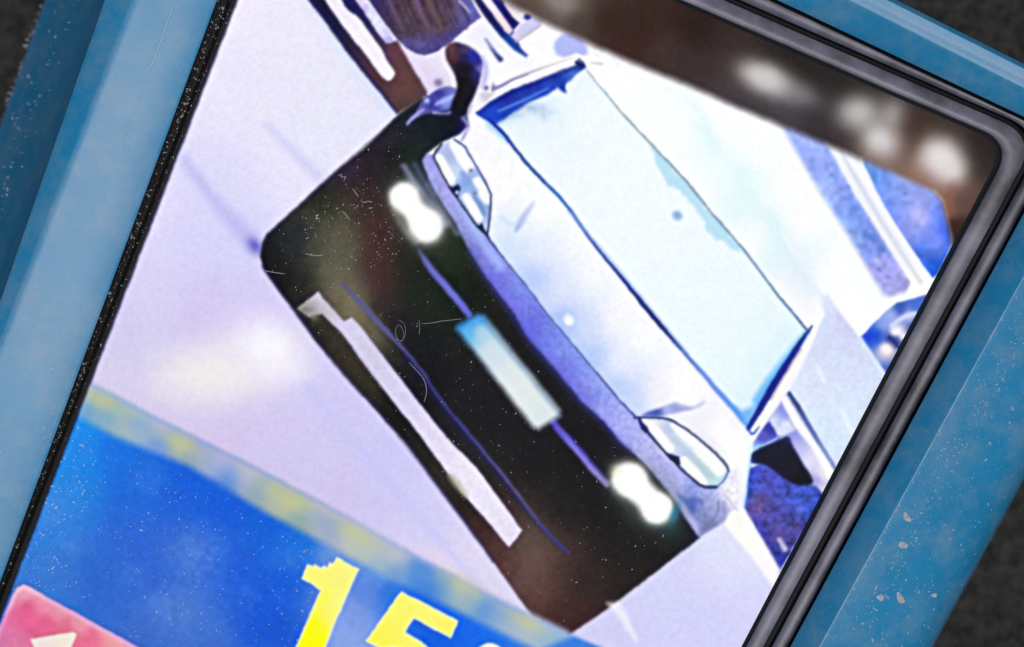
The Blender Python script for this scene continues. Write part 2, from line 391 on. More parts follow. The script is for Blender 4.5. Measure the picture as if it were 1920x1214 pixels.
for (x, y, r, c) in ((1420, 945, 14, '5f4c90'), (1452, 985, 10, '5a5098'), (1440, 920, 10, '4a48b0'), (1500, 955, 8, '6a78e8'), (1480, 960, 8, '38409c'), (1458, 1008, 10, '50407e')):
    blob(x, y, r, r, c, 0, 0.5, tex=0.6)
line([(1461, 1012), (1472, 1030)], [8, 10], 'c4c0e2', 4, op=0.9)
fill([(1402, 868), (1408, 850), (1430, 838), (1458, 827), (1478, 815), (1488, 840), (1508, 874), (1526, 900), (1520, 911), (1492, 911), (1466, 895), (1442, 874), (1421, 871)],
     [(1406, 862, '2848d0'), (1425, 855, '0e0c16'), (1470, 850, '10101e'), (1500, 895, '0c0a10'), (1480, 825, '2a3078'), (1462, 838, '14142e')], 3.5, 1, part='pictured_car>wing_mirror')
line([(1404, 852), (1402, 875), (1396, 920), (1394, 948)], [6, 8, 8, 6], '2f78ea', 5, op=0.8)
fill([(1356, 975), (1371, 956), (1393, 950), (1428, 1010), (1463, 1068), (1452, 1104), (1405, 1040), (1362, 990)],
     [(1375, 968, 'fdf9f6'), (1400, 990, 'fffdf8'), (1440, 1060, 'fbf6fd')], 5, part='pictured_kerb')

# --- the car
C = 'pictured_car'
fill([(744, 216), (800, 178), (850, 160), (895, 205), (900, 170), (1080, 100), (1108, 112), (1200, 210), (1300, 300), (1420, 440), (1530, 560), (1545, 590), (1525, 640), (1490, 716), (1440, 790),
      (1412, 830), (1404, 880), (1396, 950), (1371, 957), (1356, 978), (1311, 1009), (1150, 1134), (1063, 1192), (997, 1153), (927, 1058), (829, 920), (673, 733), (550, 579), (490, 490), (500, 441), (640, 314)],
     [(900, 300, 'fffdff'), (960, 380, 'ffffff'), (1100, 520, 'ffffff'), (1300, 740, 'ffffff'), (1350, 800, 'f9f6fd'), (1390, 860, 'ffffff'), (1380, 930, 'fbf8ff'), (1300, 300, 'ffffff'), (1400, 420, 'ffffff'),
      (1520, 590, 'fffdfd'), (1330, 830, 'e4e6fb'), (1340, 950, '9ba0d6')], 3.5, part=C)
# roof
fill([(1098, 118), (1120, 100), (1290, 200), (1420, 370), (1540, 560), (1545, 590), (1532, 606), (1513, 620), (1340, 405), (1223, 273)],
     [(1150, 150, 'ffffff'), (1260, 260, 'fdffff'), (1330, 300, 'ecfcfe'), (1300, 330, 'ffffff'), (1420, 450, 'ffffff'), (1400, 380, 'e0f8fb'), (1460, 470, 'dcf3fa'), (1500, 540, 'e6f0fb'), (1480, 560, 'ffffff'), (1525, 590, 'fffdfc')],
     5, part=C + '>roof')
for (x, y, c) in ((1330, 255, 'd9f6fb'), (1395, 330, 'dff8fc'), (1450, 425, 'd6f3fa'), (1500, 505, 'dcecfb')):
    blob(x, y, 40, 16, c, 55, 0.6)
BUMP_TOP = [(792, 302), (808, 348), (829, 383), (853, 418), (880, 472), (913, 522), (960, 582), (990, 635), (1037, 688), (1090, 752), (1132, 791), (1161, 828), (1190, 852), (1213, 875), (1263, 933), (1284, 970), (1311, 1006)]
BUMPER = ([(745, 218), (690, 274), (640, 314), (561, 386), (502, 439), (493, 455), (488, 481), (494, 502), (524, 546), (552, 582), (593, 640), (673, 733), (754, 822), (829, 920), (925, 1052), (997, 1153), (1035, 1178), (1066, 1192),
      (1150, 1134), (1280, 1033), (1311, 1008)] + BUMP_TOP[::-1][1:] + [(800, 288), (826, 268), (858, 250), (880, 238), (872, 205), (850, 190), (820, 206), (790, 214), (800, 186), (790, 184), (768, 200)],
     [(500, 460, '1a1b1e'), (495, 490, '141417'), (530, 530, '121316'), (560, 440, '26292a'), (540, 450, '20242a'), (600, 380, '1c1e18'), (585, 420, '34382e'), (620, 430, '48473a'), (640, 460, '504c40'), (600, 470, '3c3f36'), (620, 510, '58544a'),  # olive and brown samples are reflections put into the bumper colour
      (580, 520, '1e211e'), (640, 545, '6b6250'), (660, 580, '756b54'), (690, 620, '6a6250'), (670, 540, '4c4640'), (700, 430, '362220'), (690, 480, '3a2624'), (720, 520, '3f2829'), (700, 370, '30201e'), (670, 390, '2a1e1c'),
      (690, 320, '261c22'), (740, 300, '18191c'), (730, 340, '1b1b1a'), (660, 320, '2e2640'), (720, 260, '2a2230'), (760, 230, '1c222a'), (800, 240, '141c22'), (840, 240, '141a2c'), (865, 235, '202a88'), (790, 280, '1c2426'), (775, 300, '1e2a22'),
      (780, 540, '18201a'), (760, 500, '1c1e1c'), (850, 550, '141c16'), (890, 560, '10160f'), (840, 480, '1c2418'), (850, 450, '1c2618'), (700, 580, '1e1e22'), (740, 600, '13151c'), (780, 640, '11131a'), (800, 720, '0f0f18'), (900, 800, '101018'),
      (950, 640, '0c0d14'), (1000, 740, '0c0c14'), (1000, 870, '0f1015'), (1050, 960, '131316'), (1130, 950, '0d0e12'), (1100, 850, '0a0a10'), (1150, 1020, '161515'), (1240, 1010, '121110'), (1290, 1000, '0e1020'), (990, 1020, '4a3f36'), (1000, 1045, '5b4440'),
      (985, 1080, '57403e'), (1010, 1100, '573836'), (1040, 1080, '3f2c28'), (1050, 1145, '3f2422'), (1085, 1165, '341c1a'), (1090, 1090, '281e1c'), (1180, 1090, '1c1716'), (940, 1030, '4a2c2c'), (960, 1065, '573434'), (915, 1000, '38221f'), (870, 940, '1a1512'),
      (600, 620, '1c1b1a'), (640, 660, '2c261e'), (690, 720, '2b261e'), (730, 780, '161513'), (800, 860, '1c1d1a'), (840, 890, '2a2820'), (570, 580, '1a1a18')],
     )
fill(BUMPER[0], '18181c', 5)
# bonnet, with the band under its front seam
SEAM = [(913, 442), (930, 466), (947, 488), (970, 517), (993, 545), (1027, 592), (1073, 645), (1117, 698), (1153, 742), (1192, 783)]
EDGE = [(895, 211), (927, 230), (990, 310), (1057, 377), (1110, 455), (1180, 538), (1223, 592), (1277, 655), (1330, 715), (1397, 792)]
fill([(872, 226), (895, 211)] + EDGE[1:] + [(1406, 830), (1300, 770), (1230, 770)] + SEAM[::-1] + [(921, 388), (920, 365), (910, 341), (891, 309), (871, 275), (868, 250)],
     [(890, 240, 'fdfbff'), (900, 290, 'fbf9ff'), (930, 350, 'fffdff'), (960, 330, 'ffffff'), (930, 430, 'e6f0fd'), (960, 460, 'd2e2fb'), (985, 420, 'eaf2fd'), (1000, 520, 'b4c8fa'),
      (1020, 470, 'e6eefe'), (1060, 610, 'a6bcf6'), (1060, 540, 'dbe4fd'), (1110, 670, 'a9c2f8'), (1110, 610, 'd2defc'), (1160, 730, 'b8cdfa'), (1190, 760, 'c8d6fa'), (1170, 680, 'eaf0fe'),
      (1010, 400, 'ffffff'), (1100, 520, 'ffffff'), (1200, 640, 'ffffff'), (1150, 600, 'fdfbff'), (1280, 730, 'fffdff'), (1240, 740, 'f4f2fb'), (1320, 770, 'f4f2fb'), (1080, 450, 'ffffff'), (1190, 560, 'ffffff'),
      (1300, 700, 'ffffff'), (960, 285, 'f2fbff'), (1030, 370, 'fbffff')], 3, part=C + '>bonnet', fine=0.015)
fill([(x - 14, y + 9) for x, y in BUMP_TOP] + [(1356, 978), (1371, 957), (1392, 950), (1380, 880), (1320, 915), (1240, 850), (1200, 790)] + SEAM[::-1] + [(896, 425), (866, 383), (843, 351), (825, 318), (813, 291)],
     [(800, 310, '9298de'), (815, 330, 'a6abf0'), (850, 385, 'a9acf2'), (880, 430, '9ea4f2'), (895, 470, '8589ea'), (930, 490, '8f9cf0'), (930, 525, '716fe0'), (970, 560, '7478e4'), (980, 535, '7f96ee'), (1000, 620, '6260dc'),
      (1030, 620, '7488ea'), (1060, 690, '6c70e2'), (1075, 665, '88a0f2'), (1100, 740, '7c7ee4'), (1120, 720, '97b0f6'), (1140, 780, '9a9ef0'), (1170, 790, 'a9b0f4'), (1180, 830, 'a8acf0'), (1210, 840, 'b5b9f4'),
      (1240, 880, 'b2b3f0'), (1270, 900, 'b8baf4'), (1250, 905, 'a9abea'), (1300, 920, '8f9ae6'), (1330, 930, 'a4aade'), (1290, 945, '6d7cc8'), (1330, 970, '7c84be'), (1350, 960, 'a5abd8'), (1365, 920, 'f0effc'), (1380, 940, 'f8f6fe')],
     5, part=C + '>bumper_band', fine=0.10, tex=0.0)
line(SEAM, [5, 4, 3, 3, 3, 3, 3, 3, 3, 4], [(913, 442, '2a3470'), (1000, 550, '4a5cb0'), (1190, 782, '2e3c88')], 1.8, wob=0.5)
# bumper (dark)
fill(BUMPER[0], BUMPER[1], 3.5, part=C + '>bumper', tex=0.10, fine=0.05)
blob(640, 480, 48, 95, '605e4c', 12, 0.7, tex=0.3)  # these blobs paint stronger olive, green and brown reflections over the bumper
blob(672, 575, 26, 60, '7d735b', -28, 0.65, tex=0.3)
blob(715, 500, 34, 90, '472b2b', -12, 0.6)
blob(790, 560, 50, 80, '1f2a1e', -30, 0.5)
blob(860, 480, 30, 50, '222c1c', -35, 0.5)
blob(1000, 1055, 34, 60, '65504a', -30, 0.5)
line([(740, 224), (690, 270), (640, 313), (562, 384)], [3, 4, 5, 3], '2a2444', 4, op=0.6)
line([(492, 500), (552, 582), (600, 650), (680, 742)], 4, '24204a', 5, op=0.6)
line([(690, 745), (760, 832), (832, 925), (925, 1052)], 5, '2c2858', 5, op=0.7)
line([(1068, 1192), (1150, 1136), (1280, 1036)], 3, 'e8d6d6', 3, op=0.5)
line([(878, 474), (911, 524), (958, 584), (988, 637), (1035, 690), (1088, 754), (1130, 793), (1160, 830), (1184, 850)], [6, 9, 10, 10, 10, 10, 10, 10, 6], '3a3aa4', 11, op=0.6)
line([(895, 470), (930, 522), (975, 580), (1005, 632), (1052, 686), (1105, 748)], 14, '6a6ae0', 12, op=0.35)
# reflections of bodywork near the mirror foot
fill([(790, 190), (812, 172), (838, 160), (858, 166), (852, 186), (846, 206), (826, 210), (796, 214), (776, 224), (762, 238), (766, 226), (784, 206)],
     [(800, 185, '4a50a8'), (830, 165, '8a86cc'), (826, 178, '2c3088'), (835, 190, '8fa4f0'), (815, 200, '3c3c9c'), (845, 200, '6260c8'), (780, 215, '8c86cc'), (800, 212, '56509c')], 3, 1)
line([(818, 196), (836, 188), (850, 180)], [5, 8, 6], 'a3b0f2', 4); line([(812, 212), (836, 216), (850, 210)], [4, 6, 5], 'a9a4ea', 3)
line([(798, 180), (812, 190), (806, 202)], [5, 7, 5], '3338a0', 4); blob(801, 189, 5, 5, 'cfcdf8', 0, 0.9)
line([(755, 210), (775, 196), (795, 184)], 3, '6a5a58', 3, op=0.6)
line([(764, 232), (780, 216), (794, 206)], [4, 4, 4], 'b4aee6', 3, op=0.8)
# grey-lavender smears between the lamp and the headlight
line([(757, 312), (770, 334), (790, 362), (815, 392), (835, 420)], [7, 12, 16, 18, 14], [(757, 312, '8c90c0'), (785, 350, '9fa6dc'), (830, 410, 'a5aed8')], 8, op=0.85)
line([(778, 310), (796, 342), (812, 368)], [10, 14, 10], '4a5478', 8, op=0.85)
line([(800, 345), (830, 395), (858, 440)], [5, 8, 8], '8f97cc', 8, op=0.6)
line([(796, 300), (806, 290), (814, 300), (825, 322), (842, 352), (862, 384), (890, 424)], [6, 8, 7, 6, 6, 7, 8], [(800, 295, '8e8cdc'), (830, 335, 'b4b4f2'), (880, 410, 'a6b0fa')], 4)
line([(866, 395), (890, 432), (910, 462), (940, 500)], [8, 16, 20, 14], 'a9bdfb', 9, op=0.7)
line([(750, 420), (765, 450), (785, 480)], [4, 10, 6], '30343c', 6, op=0.6)

# left headlight
Hl = C + '>headlight'
fill([(812, 291), (820, 283), (829, 270), (852, 262), (871, 274), (891, 308), (910, 341), (921, 366), (921, 388), (915, 440), (896, 426), (866, 384), (843, 352), (825, 318)],
     [(835, 275, 'b8c2ee'), (845, 290, 'aebade'), (860, 330, 'd6e2fb'), (870, 345, '7f9ee2'), (885, 355, 'a8bff2'), (890, 370, 'b0bcf0'), (906, 400, '86a0d8'), (912, 415, 'd2ecfd'), (835, 345, 'dfe6fb')], 2.5, part=Hl)
def lobe(cx, cy, half, wd, ang, col='ffffff', part=None, soft=4):
    dx, dy = math.cos(math.radians(ang)) * half, math.sin(math.radians(ang)) * half
    line([(cx - dx, cy - dy), (cx, cy), (cx + dx, cy + dy)], [wd * .85, wd, wd * .9], col, soft, 0, part)
lobe(835, 317, 23, 18, 62); lobe(866, 293, 24, 24, 58, 'fbfeff'); lobe(905, 358, 18, 24, 58, 'fafdff'); lobe(886, 389, 22, 18, 58)
line([(868, 326), (880, 344), (892, 360)], [10, 13, 8], [(870, 330, '86a2e4'), (890, 360, '93aeea')], 6, op=0.9)
line([(890, 372), (902, 388), (907, 402)], [6, 9, 6], '7090c8', 5, op=0.85)
blob(883, 320, 4, 4, '4a5a90', 0, 0.9); blob(889, 363, 4, 4, '6a78b0', 0, 0.8)
line([(852, 262), (872, 275), (891, 308), (910, 341), (921, 366), (921, 388), (914, 442)], [4, 3.5, 3.5, 4, 4, 4, 4], [(860, 268, '26306e'), (890, 308, '5d689a'), (915, 350, '44508a'), (920, 400, '4a5878'), (914, 440, '141830')], 1.8, 0)
line([(829, 270), (818, 284), (813, 293), (825, 318), (843, 352), (866, 384), (896, 426), (914, 442)], [4, 5, 4, 4, 4, 4, 4, 4], [(820, 284, '1e2460'), (825, 320, '4c4450'), (860, 378, '3a3a44'), (900, 430, '10142c')], 1.8, 0)
fill([(842, 348), (850, 352), (858, 346), (864, 352), (860, 366), (858, 374), (848, 362)], '161a34', 2.5); blob(857, 362, 3.5, 4, 'e4dcf4', 0, 0.95, hard=2)
fill([(888, 416), (897, 424), (904, 418), (908, 430), (914, 440), (904, 436)], '0e1024', 2.5)
# right headlight
fill([(1192, 783), (1218, 782), (1245, 783), (1268, 790), (1310, 820), (1350, 856), (1364, 872), (1366, 882), (1358, 900), (1344, 913), (1320, 916), (1296, 895), (1268, 868), (1240, 840), (1212, 810)],
     [(1215, 793, 'f4f0fd'), (1232, 800, 'dfe2f2'), (1250, 800, 'b8c6ea'), (1262, 830, 'cfdcf2'), (1290, 830, 'd9eafc'), (1290, 850, 'b2c4e6'), (1310, 862, 'c4ccd8'), (1330, 880, 'b9cdd8'), (1340, 890, 'bfe8f2'), (1300, 840, 'e6f4fe')], 2.5, 1, part=Hl)
lobe(1238, 820, 26, 20, 50, 'fdfeff'); lobe(1282, 812, 24, 20, 44, 'fbffff'); lobe(1330, 862, 26, 28, 46, 'f6fffa'); lobe(1300, 884, 26, 20, 50, 'fffff8')
line([(1262, 822), (1290, 850), (1322, 878), (1334, 896)], [10, 12, 12, 10], [(1270, 830, 'c0cfe8'), (1320, 878, 'bcd4dc')], 6, op=0.85)
line([(1190, 783), (1218, 783), (1245, 784), (1268, 792), (1310, 822), (1350, 858), (1364, 874), (1366, 884)], [4, 4, 4, 4, 4, 4.5, 4.5, 4], [(1200, 783, '243a8a'), (1250, 784, '20306e'), (1310, 822, '3a3c48'), (1360, 872, '4a4e60')], 1.8, 1)
line([(1366, 884), (1358, 902), (1344, 914)], 3, '5a6ab0', 2, 1)
line([(1198, 784), (1204, 798), (1212, 808), (1240, 841), (1268, 870), (1296, 897), (1318, 914), (1342, 914)], [6, 8, 6, 4.5, 5, 5, 6, 6], [(1200, 790, '1a2a7a'), (1230, 830, '2a2c48'), (1300, 900, '2c3048'), (1340, 914, '243a78')], 1.8, 1)
fill([(1201, 790), (1214, 800), (1217, 810), (1210, 812), (1202, 804)], '10165a', 2.5)
fill([(1248, 850), (1260, 852), (1272, 856), (1276, 868), (1274, 874), (1262, 866)], '10143a', 2.5)
fill([(1200, 780), (1215, 772), (1236, 766), (1262, 756), (1292, 764), (1300, 768), (1270, 774), (1240, 782)], [(1220, 774, '5a6cc8'), (1232, 774, '2c3c9c'), (1250, 768, 'b0bcf0'), (1264, 760, '8a94da'), (1285, 765, 'a8b0e6')], 4, 1, op=0.9)
line([(1264, 757), (1280, 763), (1302, 766), (1320, 754)], [6, 7, 5, 3], 'b0b6dc', 5, op=0.8)
fill([(1300, 790), (1320, 764), (1350, 772), (1404, 826), (1400, 870), (1376, 862)], [(1320, 785, 'f4f2fb'), (1350, 800, 'ffffff'), (1390, 840, 'ffffff')], 8, op=0.8)
line([(1268, 930), (1288, 942), (1306, 938), (1316, 942)], [6, 14, 12, 6], '5468b8', 8, op=0.8)
line([(1258, 920), (1282, 954), (1302, 984), (1308, 998)], [8, 12, 12, 6], 'b3b2ea', 5)
blob(1298, 952, 10, 12, '3d55aa', 0, 0.7)
fill([(1311, 1006), (1318, 980), (1340, 960), (1356, 940), (1362, 960), (1356, 978)], [(1325, 985, '7a80b4'), (1350, 960, 'a4a8d8')], 6, op=0.8, tex=0.15)
line([(1348, 940), (1346, 960), (1338, 975)], 4, '6468a0', 4, op=0.6); line([(1356, 926), (1372, 946), (1384, 958)], 2.5, 'b8b2c8', 2.5, op=0.6)
line([(1406, 838), (1400, 900), (1393, 946)], 4, 'bfe4fd', 3, op=0.8)
# bonnet marks
fill([(990, 388), (1003, 378), (990, 404), (974, 430), (964, 436), (968, 418)], [(985, 400, 'a8b4e4'), (970, 430, '7d94d8')], 6, 1, op=0.7)
line([(940, 408), (962, 424), (985, 412)], [6, 10, 6], 'c4d6f8', 8, op=0.5)
line([(962, 300), (958, 325), (955, 340)], [3, 4, 3], 'f0eaf6', 4, op=0.6)
blob(1066, 600, 12, 10, 'ffffff', 60, 0.98, hard=2.2, part=C + '>badge')
blob(1056, 592, 16, 14, '9cb0f2', 0, 0.25)

# windscreen
Wd = C + '>windscreen'
fill([(893, 212), (940, 190), (1000, 160), (1060, 135), (1098, 122), (1104, 138), (1173, 220), (1223, 273), (1279, 332), (1340, 406), (1393, 466), (1460, 556), (1514, 620), (1467, 697), (1402, 802), (1390, 786)] + EDGE[::-1][1:-1],
     lift([(940, 225, 'a9c8f4'), (960, 205, '9cc2f8'), (1000, 215, 'd6ecfb'), (1000, 190, 'a8d0fa'), (1060, 165, 'e2f6ff'), (1080, 140, 'cfe9fd'), (960, 240, 'd9f0ff'), (1000, 280, 'effaff'), (1100, 200, 'ffffff'), (1100, 350, 'f4fbff'),
      (1180, 300, 'fafeff'), (1220, 440, 'eefaff'), (1150, 440, 'f0fbff'), (1300, 480, 'ecfaff'), (1250, 360, 'f2fcff'), (1330, 560, 'e0f6fd'), (1260, 560, 'e6f9fe'), (1400, 560, 'ddf7fc'), (1420, 640, 'd3f6f8'), (1360, 680, 'd6f7fa'),
      (1440, 680, 'a8e2fa'), (1480, 640, '9edcfa'), (1400, 750, 'a8dcfb'), (1380, 740, 'c6eff9'), (1470, 600, 'd6f3fc'), (1340, 640, 'def7fb')], 0.72), 3, part=Wd, fine=0.008)
fill([(1220, 270), (1262, 318), (1300, 360), (1348, 418), (1398, 474), (1378, 472), (1362, 456), (1330, 444), (1318, 412), (1304, 392), (1288, 372), (1266, 350), (1250, 346), (1240, 322), (1228, 300)],
     'b4dff5', 5, 1, wob=5, op=0.9)
blob(1270, 405, 10, 9, '8db2e4', 40, 0.95, hard=1.8)
for (x, y, r, op) in ((955, 212, 16, 0.6), (985, 205, 14, 0.5), (1010, 208, 12, 0.45), (940, 225, 10, 0.6), (1025, 215, 12, 0.25)):
    blob(x, y, r * 1.3, r * .8, '8ba9d4', -20, op, tex=0.9)
# dark blue strip along its left end
fill([(893, 212), (915, 194), (960, 168), (1010, 150), (1060, 132), (1090, 120), (1098, 126), (1078, 142), (1062, 160), (1060, 174), (1045, 166), (1020, 182), (985, 196), (960, 214), (940, 226), (928, 236)],
     [(905, 212, '1c3cb4'), (925, 215, '1a46c4'), (950, 185, '1a2490'), (1000, 162, '1b2c9c'), (1040, 146, '1c2c98'), (1085, 124, '141c78'), (1000, 182, '2450c4'), (1040, 162, '2a52cc'), (1055, 168, '123496'), (960, 205, '2048c0'), (1075, 138, '4a78dc')], 4, part=Wd, wob=2, tex=0.08)
line([(935, 208), (965, 196), (1000, 180), (1028, 166)], [4, 5, 5, 3], '5a86ea', 3, op=0.9)
line([(897, 210), (945, 180), (1000, 156), (1060, 132), (1094, 120)], [3, 6, 7, 7, 5], '16187e', 4, op=0.7)
line([(1082, 118), (1096, 124)], [8, 4], '14205a', 3)
fill([(905, 220), (925, 230), (945, 252), (960, 275), (940, 262), (915, 240)], '86c4f8', 8, op=0.7)
# outline of the glass
line([(1100, 132), (1173, 220), (1223, 273), (1279, 332), (1340, 406), (1393, 466), (1460, 556), (1512, 618)], [3, 4, 4, 4, 4, 4, 4, 4], [(1120, 155, 'b8c8da'), (1200, 250, '8ea4b4'), (1300, 360, '7f9cb0'), (1400, 480, '6a8cae'), (1510, 616, '2a4a90')], 2.0, 0, wob=0.6)
line([(895, 212), (927, 230), (990, 310), (1020, 342)], [6, 7, 5, 5], [(900, 215, '1c48c0'), (930, 235, '1428a0'), (990, 310, '20387c')], 2.5)
line([(980, 298), (1020, 342), (1057, 377), (1110, 455), (1180, 538), (1223, 592), (1277, 655)], [5, 6, 6, 6, 7, 10, 5], [(1000, 320, '2c50a0'), (1057, 377, '2460bc'), (1080, 425, '5a78c4'), (1110, 455, '2c48a4'), (1180, 538, '161e80'), (1230, 600, '10145e'), (1277, 655, '3c58ac')], 2.5)
line([(1066, 398), (1112, 448), (1180, 528), (1226, 584), (1290, 664)], 4, '8fb0f4', 5, op=0.6)
line([(1262, 640), (1277, 655), (1330, 715), (1380, 772), (1400, 796)], [4, 6, 9, 10, 6], [(1277, 655, '4866bc'), (1330, 715, '6e94e4'), (1380, 772, '5f98f0')], 3.5)
fill([(1372, 760), (1392, 770), (1420, 758), (1412, 790), (1402, 803), (1388, 788)], '5aa2f2', 8, op=0.8)
line([(1512, 626), (1462, 694), (1424, 752)], [10, 22, 24], '3fa0f0', 9, op=0.75)
line([(1522, 612), (1496, 650), (1466, 697), (1430, 758), (1404, 803)], [3, 10, 13, 13, 8], [(1514, 624, '10246c'), (1480, 672, '0f1f8c'), (1440, 740, '0c1a88'), (1406, 800, '0a2a9a')], 3)
line([(1530, 620), (1500, 668), (1474, 714), (1440, 768), (1412, 812)], [4, 6, 9, 10, 6], 'fff6f2', 3)
line([(1502, 656), (1470, 706), (1446, 750)], 3, 'c67a90', 3, op=0.6)
line([(1404, 806), (1412, 816), (1424, 800)], [3, 5, 2], '2a5eb8', 2.5)
line([(924, 170), (960, 150), (1000, 134), (1040, 120), (1075, 108)], [7, 6, 4, 3, 2], [(930, 168, '8d88c4'), (980, 142, 'a7a4c4'), (1050, 118, 'd2cfcf')], 2.5, op=0.85)
line([(922, 166), (950, 156), (990, 140)], 2, '5a5690', 2, op=0.6); blob(925, 163, 4, 6, '66609c', 0, 0.7)
fill([(888, 178), (905, 172), (930, 176), (912, 192), (896, 206), (888, 200)], [(895, 190, 'f2f0fa'), (912, 182, 'c9c9dc')], 4, part=C)
line([(1108, 118), (1128, 120)], [2, 4], 'b9bcc8', 2.5, op=0.8); line([(1086, 112), (1092, 118)], 4, '3a4a90', 3)
line([(1148, 108), (1158, 122)], 3, 'd8dcea', 3, op=0.7); line([(1112, 98), (1124, 106)], 3, 'dde2ee', 3, op=0.7)

# left wing mirror
fill([(834, 108), (834, 94), (841, 81), (858, 78), (884, 89), (900, 104), (908, 122), (902, 142), (896, 165), (888, 184), (878, 202), (872, 226), (846, 224), (846, 196), (856, 168), (856, 150), (846, 130)],
     [(838, 100, '4e3a4c'), (846, 90, '5e3a3c'), (850, 108, '5a302c'), (862, 90, '3c2e50'), (875, 92, '4a4678'), (885, 105, '2b2fae'), (896, 115, '2a2c90'), (872, 108, '221c50'), (865, 125, '14121a'), (880, 130, '101018'), (875, 150, '14130f'), (865, 165, '15140f'),
      (890, 140, '2a2670'), (862, 190, '131218'), (860, 215, '101622'), (848, 130, '3c2c34'), (903, 128, '8a82d4')], 4, 1, part=C + '>wing_mirror', tex=0.12)
line([(905, 108), (913, 128), (908, 150), (904, 165)], [4, 9, 9, 5], 'aaa2e8', 6, op=0.8)
line([(830, 92), (834, 118), (846, 138), (854, 158)], [4, 6, 7, 4], 'f4eefc', 4, op=0.8)
fill([(792, 226), (822, 216), (850, 214), (872, 216), (876, 236), (862, 250), (836, 262), (812, 268), (786, 250)], [(810, 235, '151e26'), (850, 235, '12161c'), (868, 240, '16185a')], 6, tex=0.1)
line([(868, 222), (880, 236), (872, 252), (866, 262)], [6, 8, 6, 4], [(880, 236, 'b3aee0'), (868, 260, '6a6cd0')], 4, op=0.8)
line([(884, 198), (880, 212), (874, 218)], [5, 6, 5], 'a398cc', 4, op=0.7); blob(912, 166, 4, 4, '2c2458', 0, 0.8)

# lower lip strip, crease and chrome strips
fill([(557, 579), (596, 547), (606, 560), (630, 586), (645, 603), (660, 595), (673, 609), (715, 664), (762, 725), (825, 805), (852, 836), (878, 862), (896, 880), (938, 938), (979, 995), (966, 1012), (954, 1026), (905, 968), (862, 920), (840, 888), (825, 867), (754, 774), (687, 689), (642, 627), (604, 590), (580, 596)],
     [(570, 578, '8e8a80'), (585, 572, 'b0aab4'), (596, 560, 'dcd6ee'), (640, 615, 'd8d2f2'), (750, 740, 'd6d0f4'), (830, 830, 'ded6f2'), (880, 890, 'ece7f6'), (930, 960, 'e9e4f6'), (960, 1000, 'dcd3f2')], 2.5, part=C + '>lip_strip', fine=0.03)
blob(576, 584, 13, 9, '6a665a', -20, 0.7, tex=0.9); blob(590, 596, 10, 8, '8d8776', 30, 0.6, tex=0.9)
line([(596, 604), (640, 652), (700, 726)], [12, 22, 18], '3a3328', 12, op=0.55)
line([(842, 890), (858, 912), (872, 930)], [8, 14, 8], 'a9a48e', 6, op=0.7, wob=3)
line([(640, 530), (668, 560), (700, 594), (720, 618), (749, 645), (789, 693), (829, 756), (867, 800), (905, 845), (945, 893), (976, 934), (1010, 980), (1052, 1027), (1066, 1036)],
     [8, 12, 11, 8, 6, 5, 5, 6, 5, 5, 4, 4, 4, 3], [(650, 540, '5a5668'), (700, 590, '5c5a88'), (740, 636, '5c60b0'), (800, 710, '474a9c'), (860, 795, '3e42a0'), (940, 890, '5a5cb0'), (975, 932, '7a78c0'), (1040, 1015, '4444a0')], 4, op=0.9, wob=0.8, part=C + '>crease')
line([(760, 668), (800, 722), (850, 795), (900, 850), (990, 962), (1060, 1035)], 9, '1c1c60', 7, op=0.5)
CH = C + '>chrome_strip'
line([(786, 470), (798, 490), (810, 508), (840, 542), (862, 568), (880, 590)], [5, 10, 13, 13, 14, 12], [(788, 474, '4a5a80'), (810, 508, '6266c0'), (840, 542, '6a6ecc'), (878, 588, '5a5ec4')], 4, 1, part=CH)
line([(770, 440), (790, 476)], [4, 6], '384454', 5, op=0.6)
line([(1037, 792), (1055, 814), (1087, 849), (1110, 878), (1138, 908)], [12, 13, 14, 14, 12], [(1040, 796, '5048c0'), (1087, 849, '7a72d4'), (1130, 900, '8a84c8')], 4, 1, part=CH)
line([(1070, 820), (1100, 858), (1135, 896)], 5, '24208a', 4, op=0.6)
# number plate (unreadable in the photo)
fill([(856, 617), (858, 610), (896, 589), (908, 592), (1050, 770), (1050, 780), (1010, 805), (999, 801)], [(868, 606, '1f7fe0'), (890, 598, '3f9ce8'), (878, 622, '5cb4e8'), (900, 625, 'b4d6e8'), (915, 650, 'dfe6e9'), (950, 700, 'e3eaee'), (990, 740, 'e4ebea'), (1010, 770, 'dde7ea'), (1020, 790, 'd2dfe4')],
     9, 0, part=C + '>number_plate')
line([(905, 600), (980, 692), (1052, 782)], 6, '2a5a90', 7, op=0.4)
# twin lamps glowing at both corners
Lp = C + '>fog_lamp'
def lampglow(c1, r1, c2, r2, halo):
    m = ((c1[0] + c2[0]) / 2, (c1[1] + c2[1]) / 2)
    ang = math.degrees(math.atan2(c2[1] - c1[1], c2[0] - c1[0]))
    blob(m[0] + 4, m[1] + 4, 74, 46, halo, ang, 0.75, hard=1.2)
    blob(*c1, r1 * 1.22, r1 * 1.22, 'c9ccc6', 0, 0.85, hard=2.5); blob(*c2, r2 * 1.22, r2 * 1.22, 'c9ccc6', 0, 0.85, hard=2.5)
    line([c1, c2], [r1 * 1.62, r2 * 1.62], 'ffffff', 9, 0, part=Lp)
    blob(*c1, r1 * 1.05, r1 * 1.05, 'ffffff', 0, 1, hard=4, part=Lp); blob(*c2, r2 * 1.05, r2 * 1.05, 'ffffff', 0, 1, hard=4, part=Lp)
lampglow((758, 370), 26, (799, 424), 30, '5c625e')
line([(742, 396), (758, 428), (778, 452)], [10, 14, 10], 'a8a89a', 9, op=0.5)
blob(1238, 968, 46, 26, '103a44', 50, 0.8); blob(1180, 930, 40, 20, '18302a', 50, 0.7)
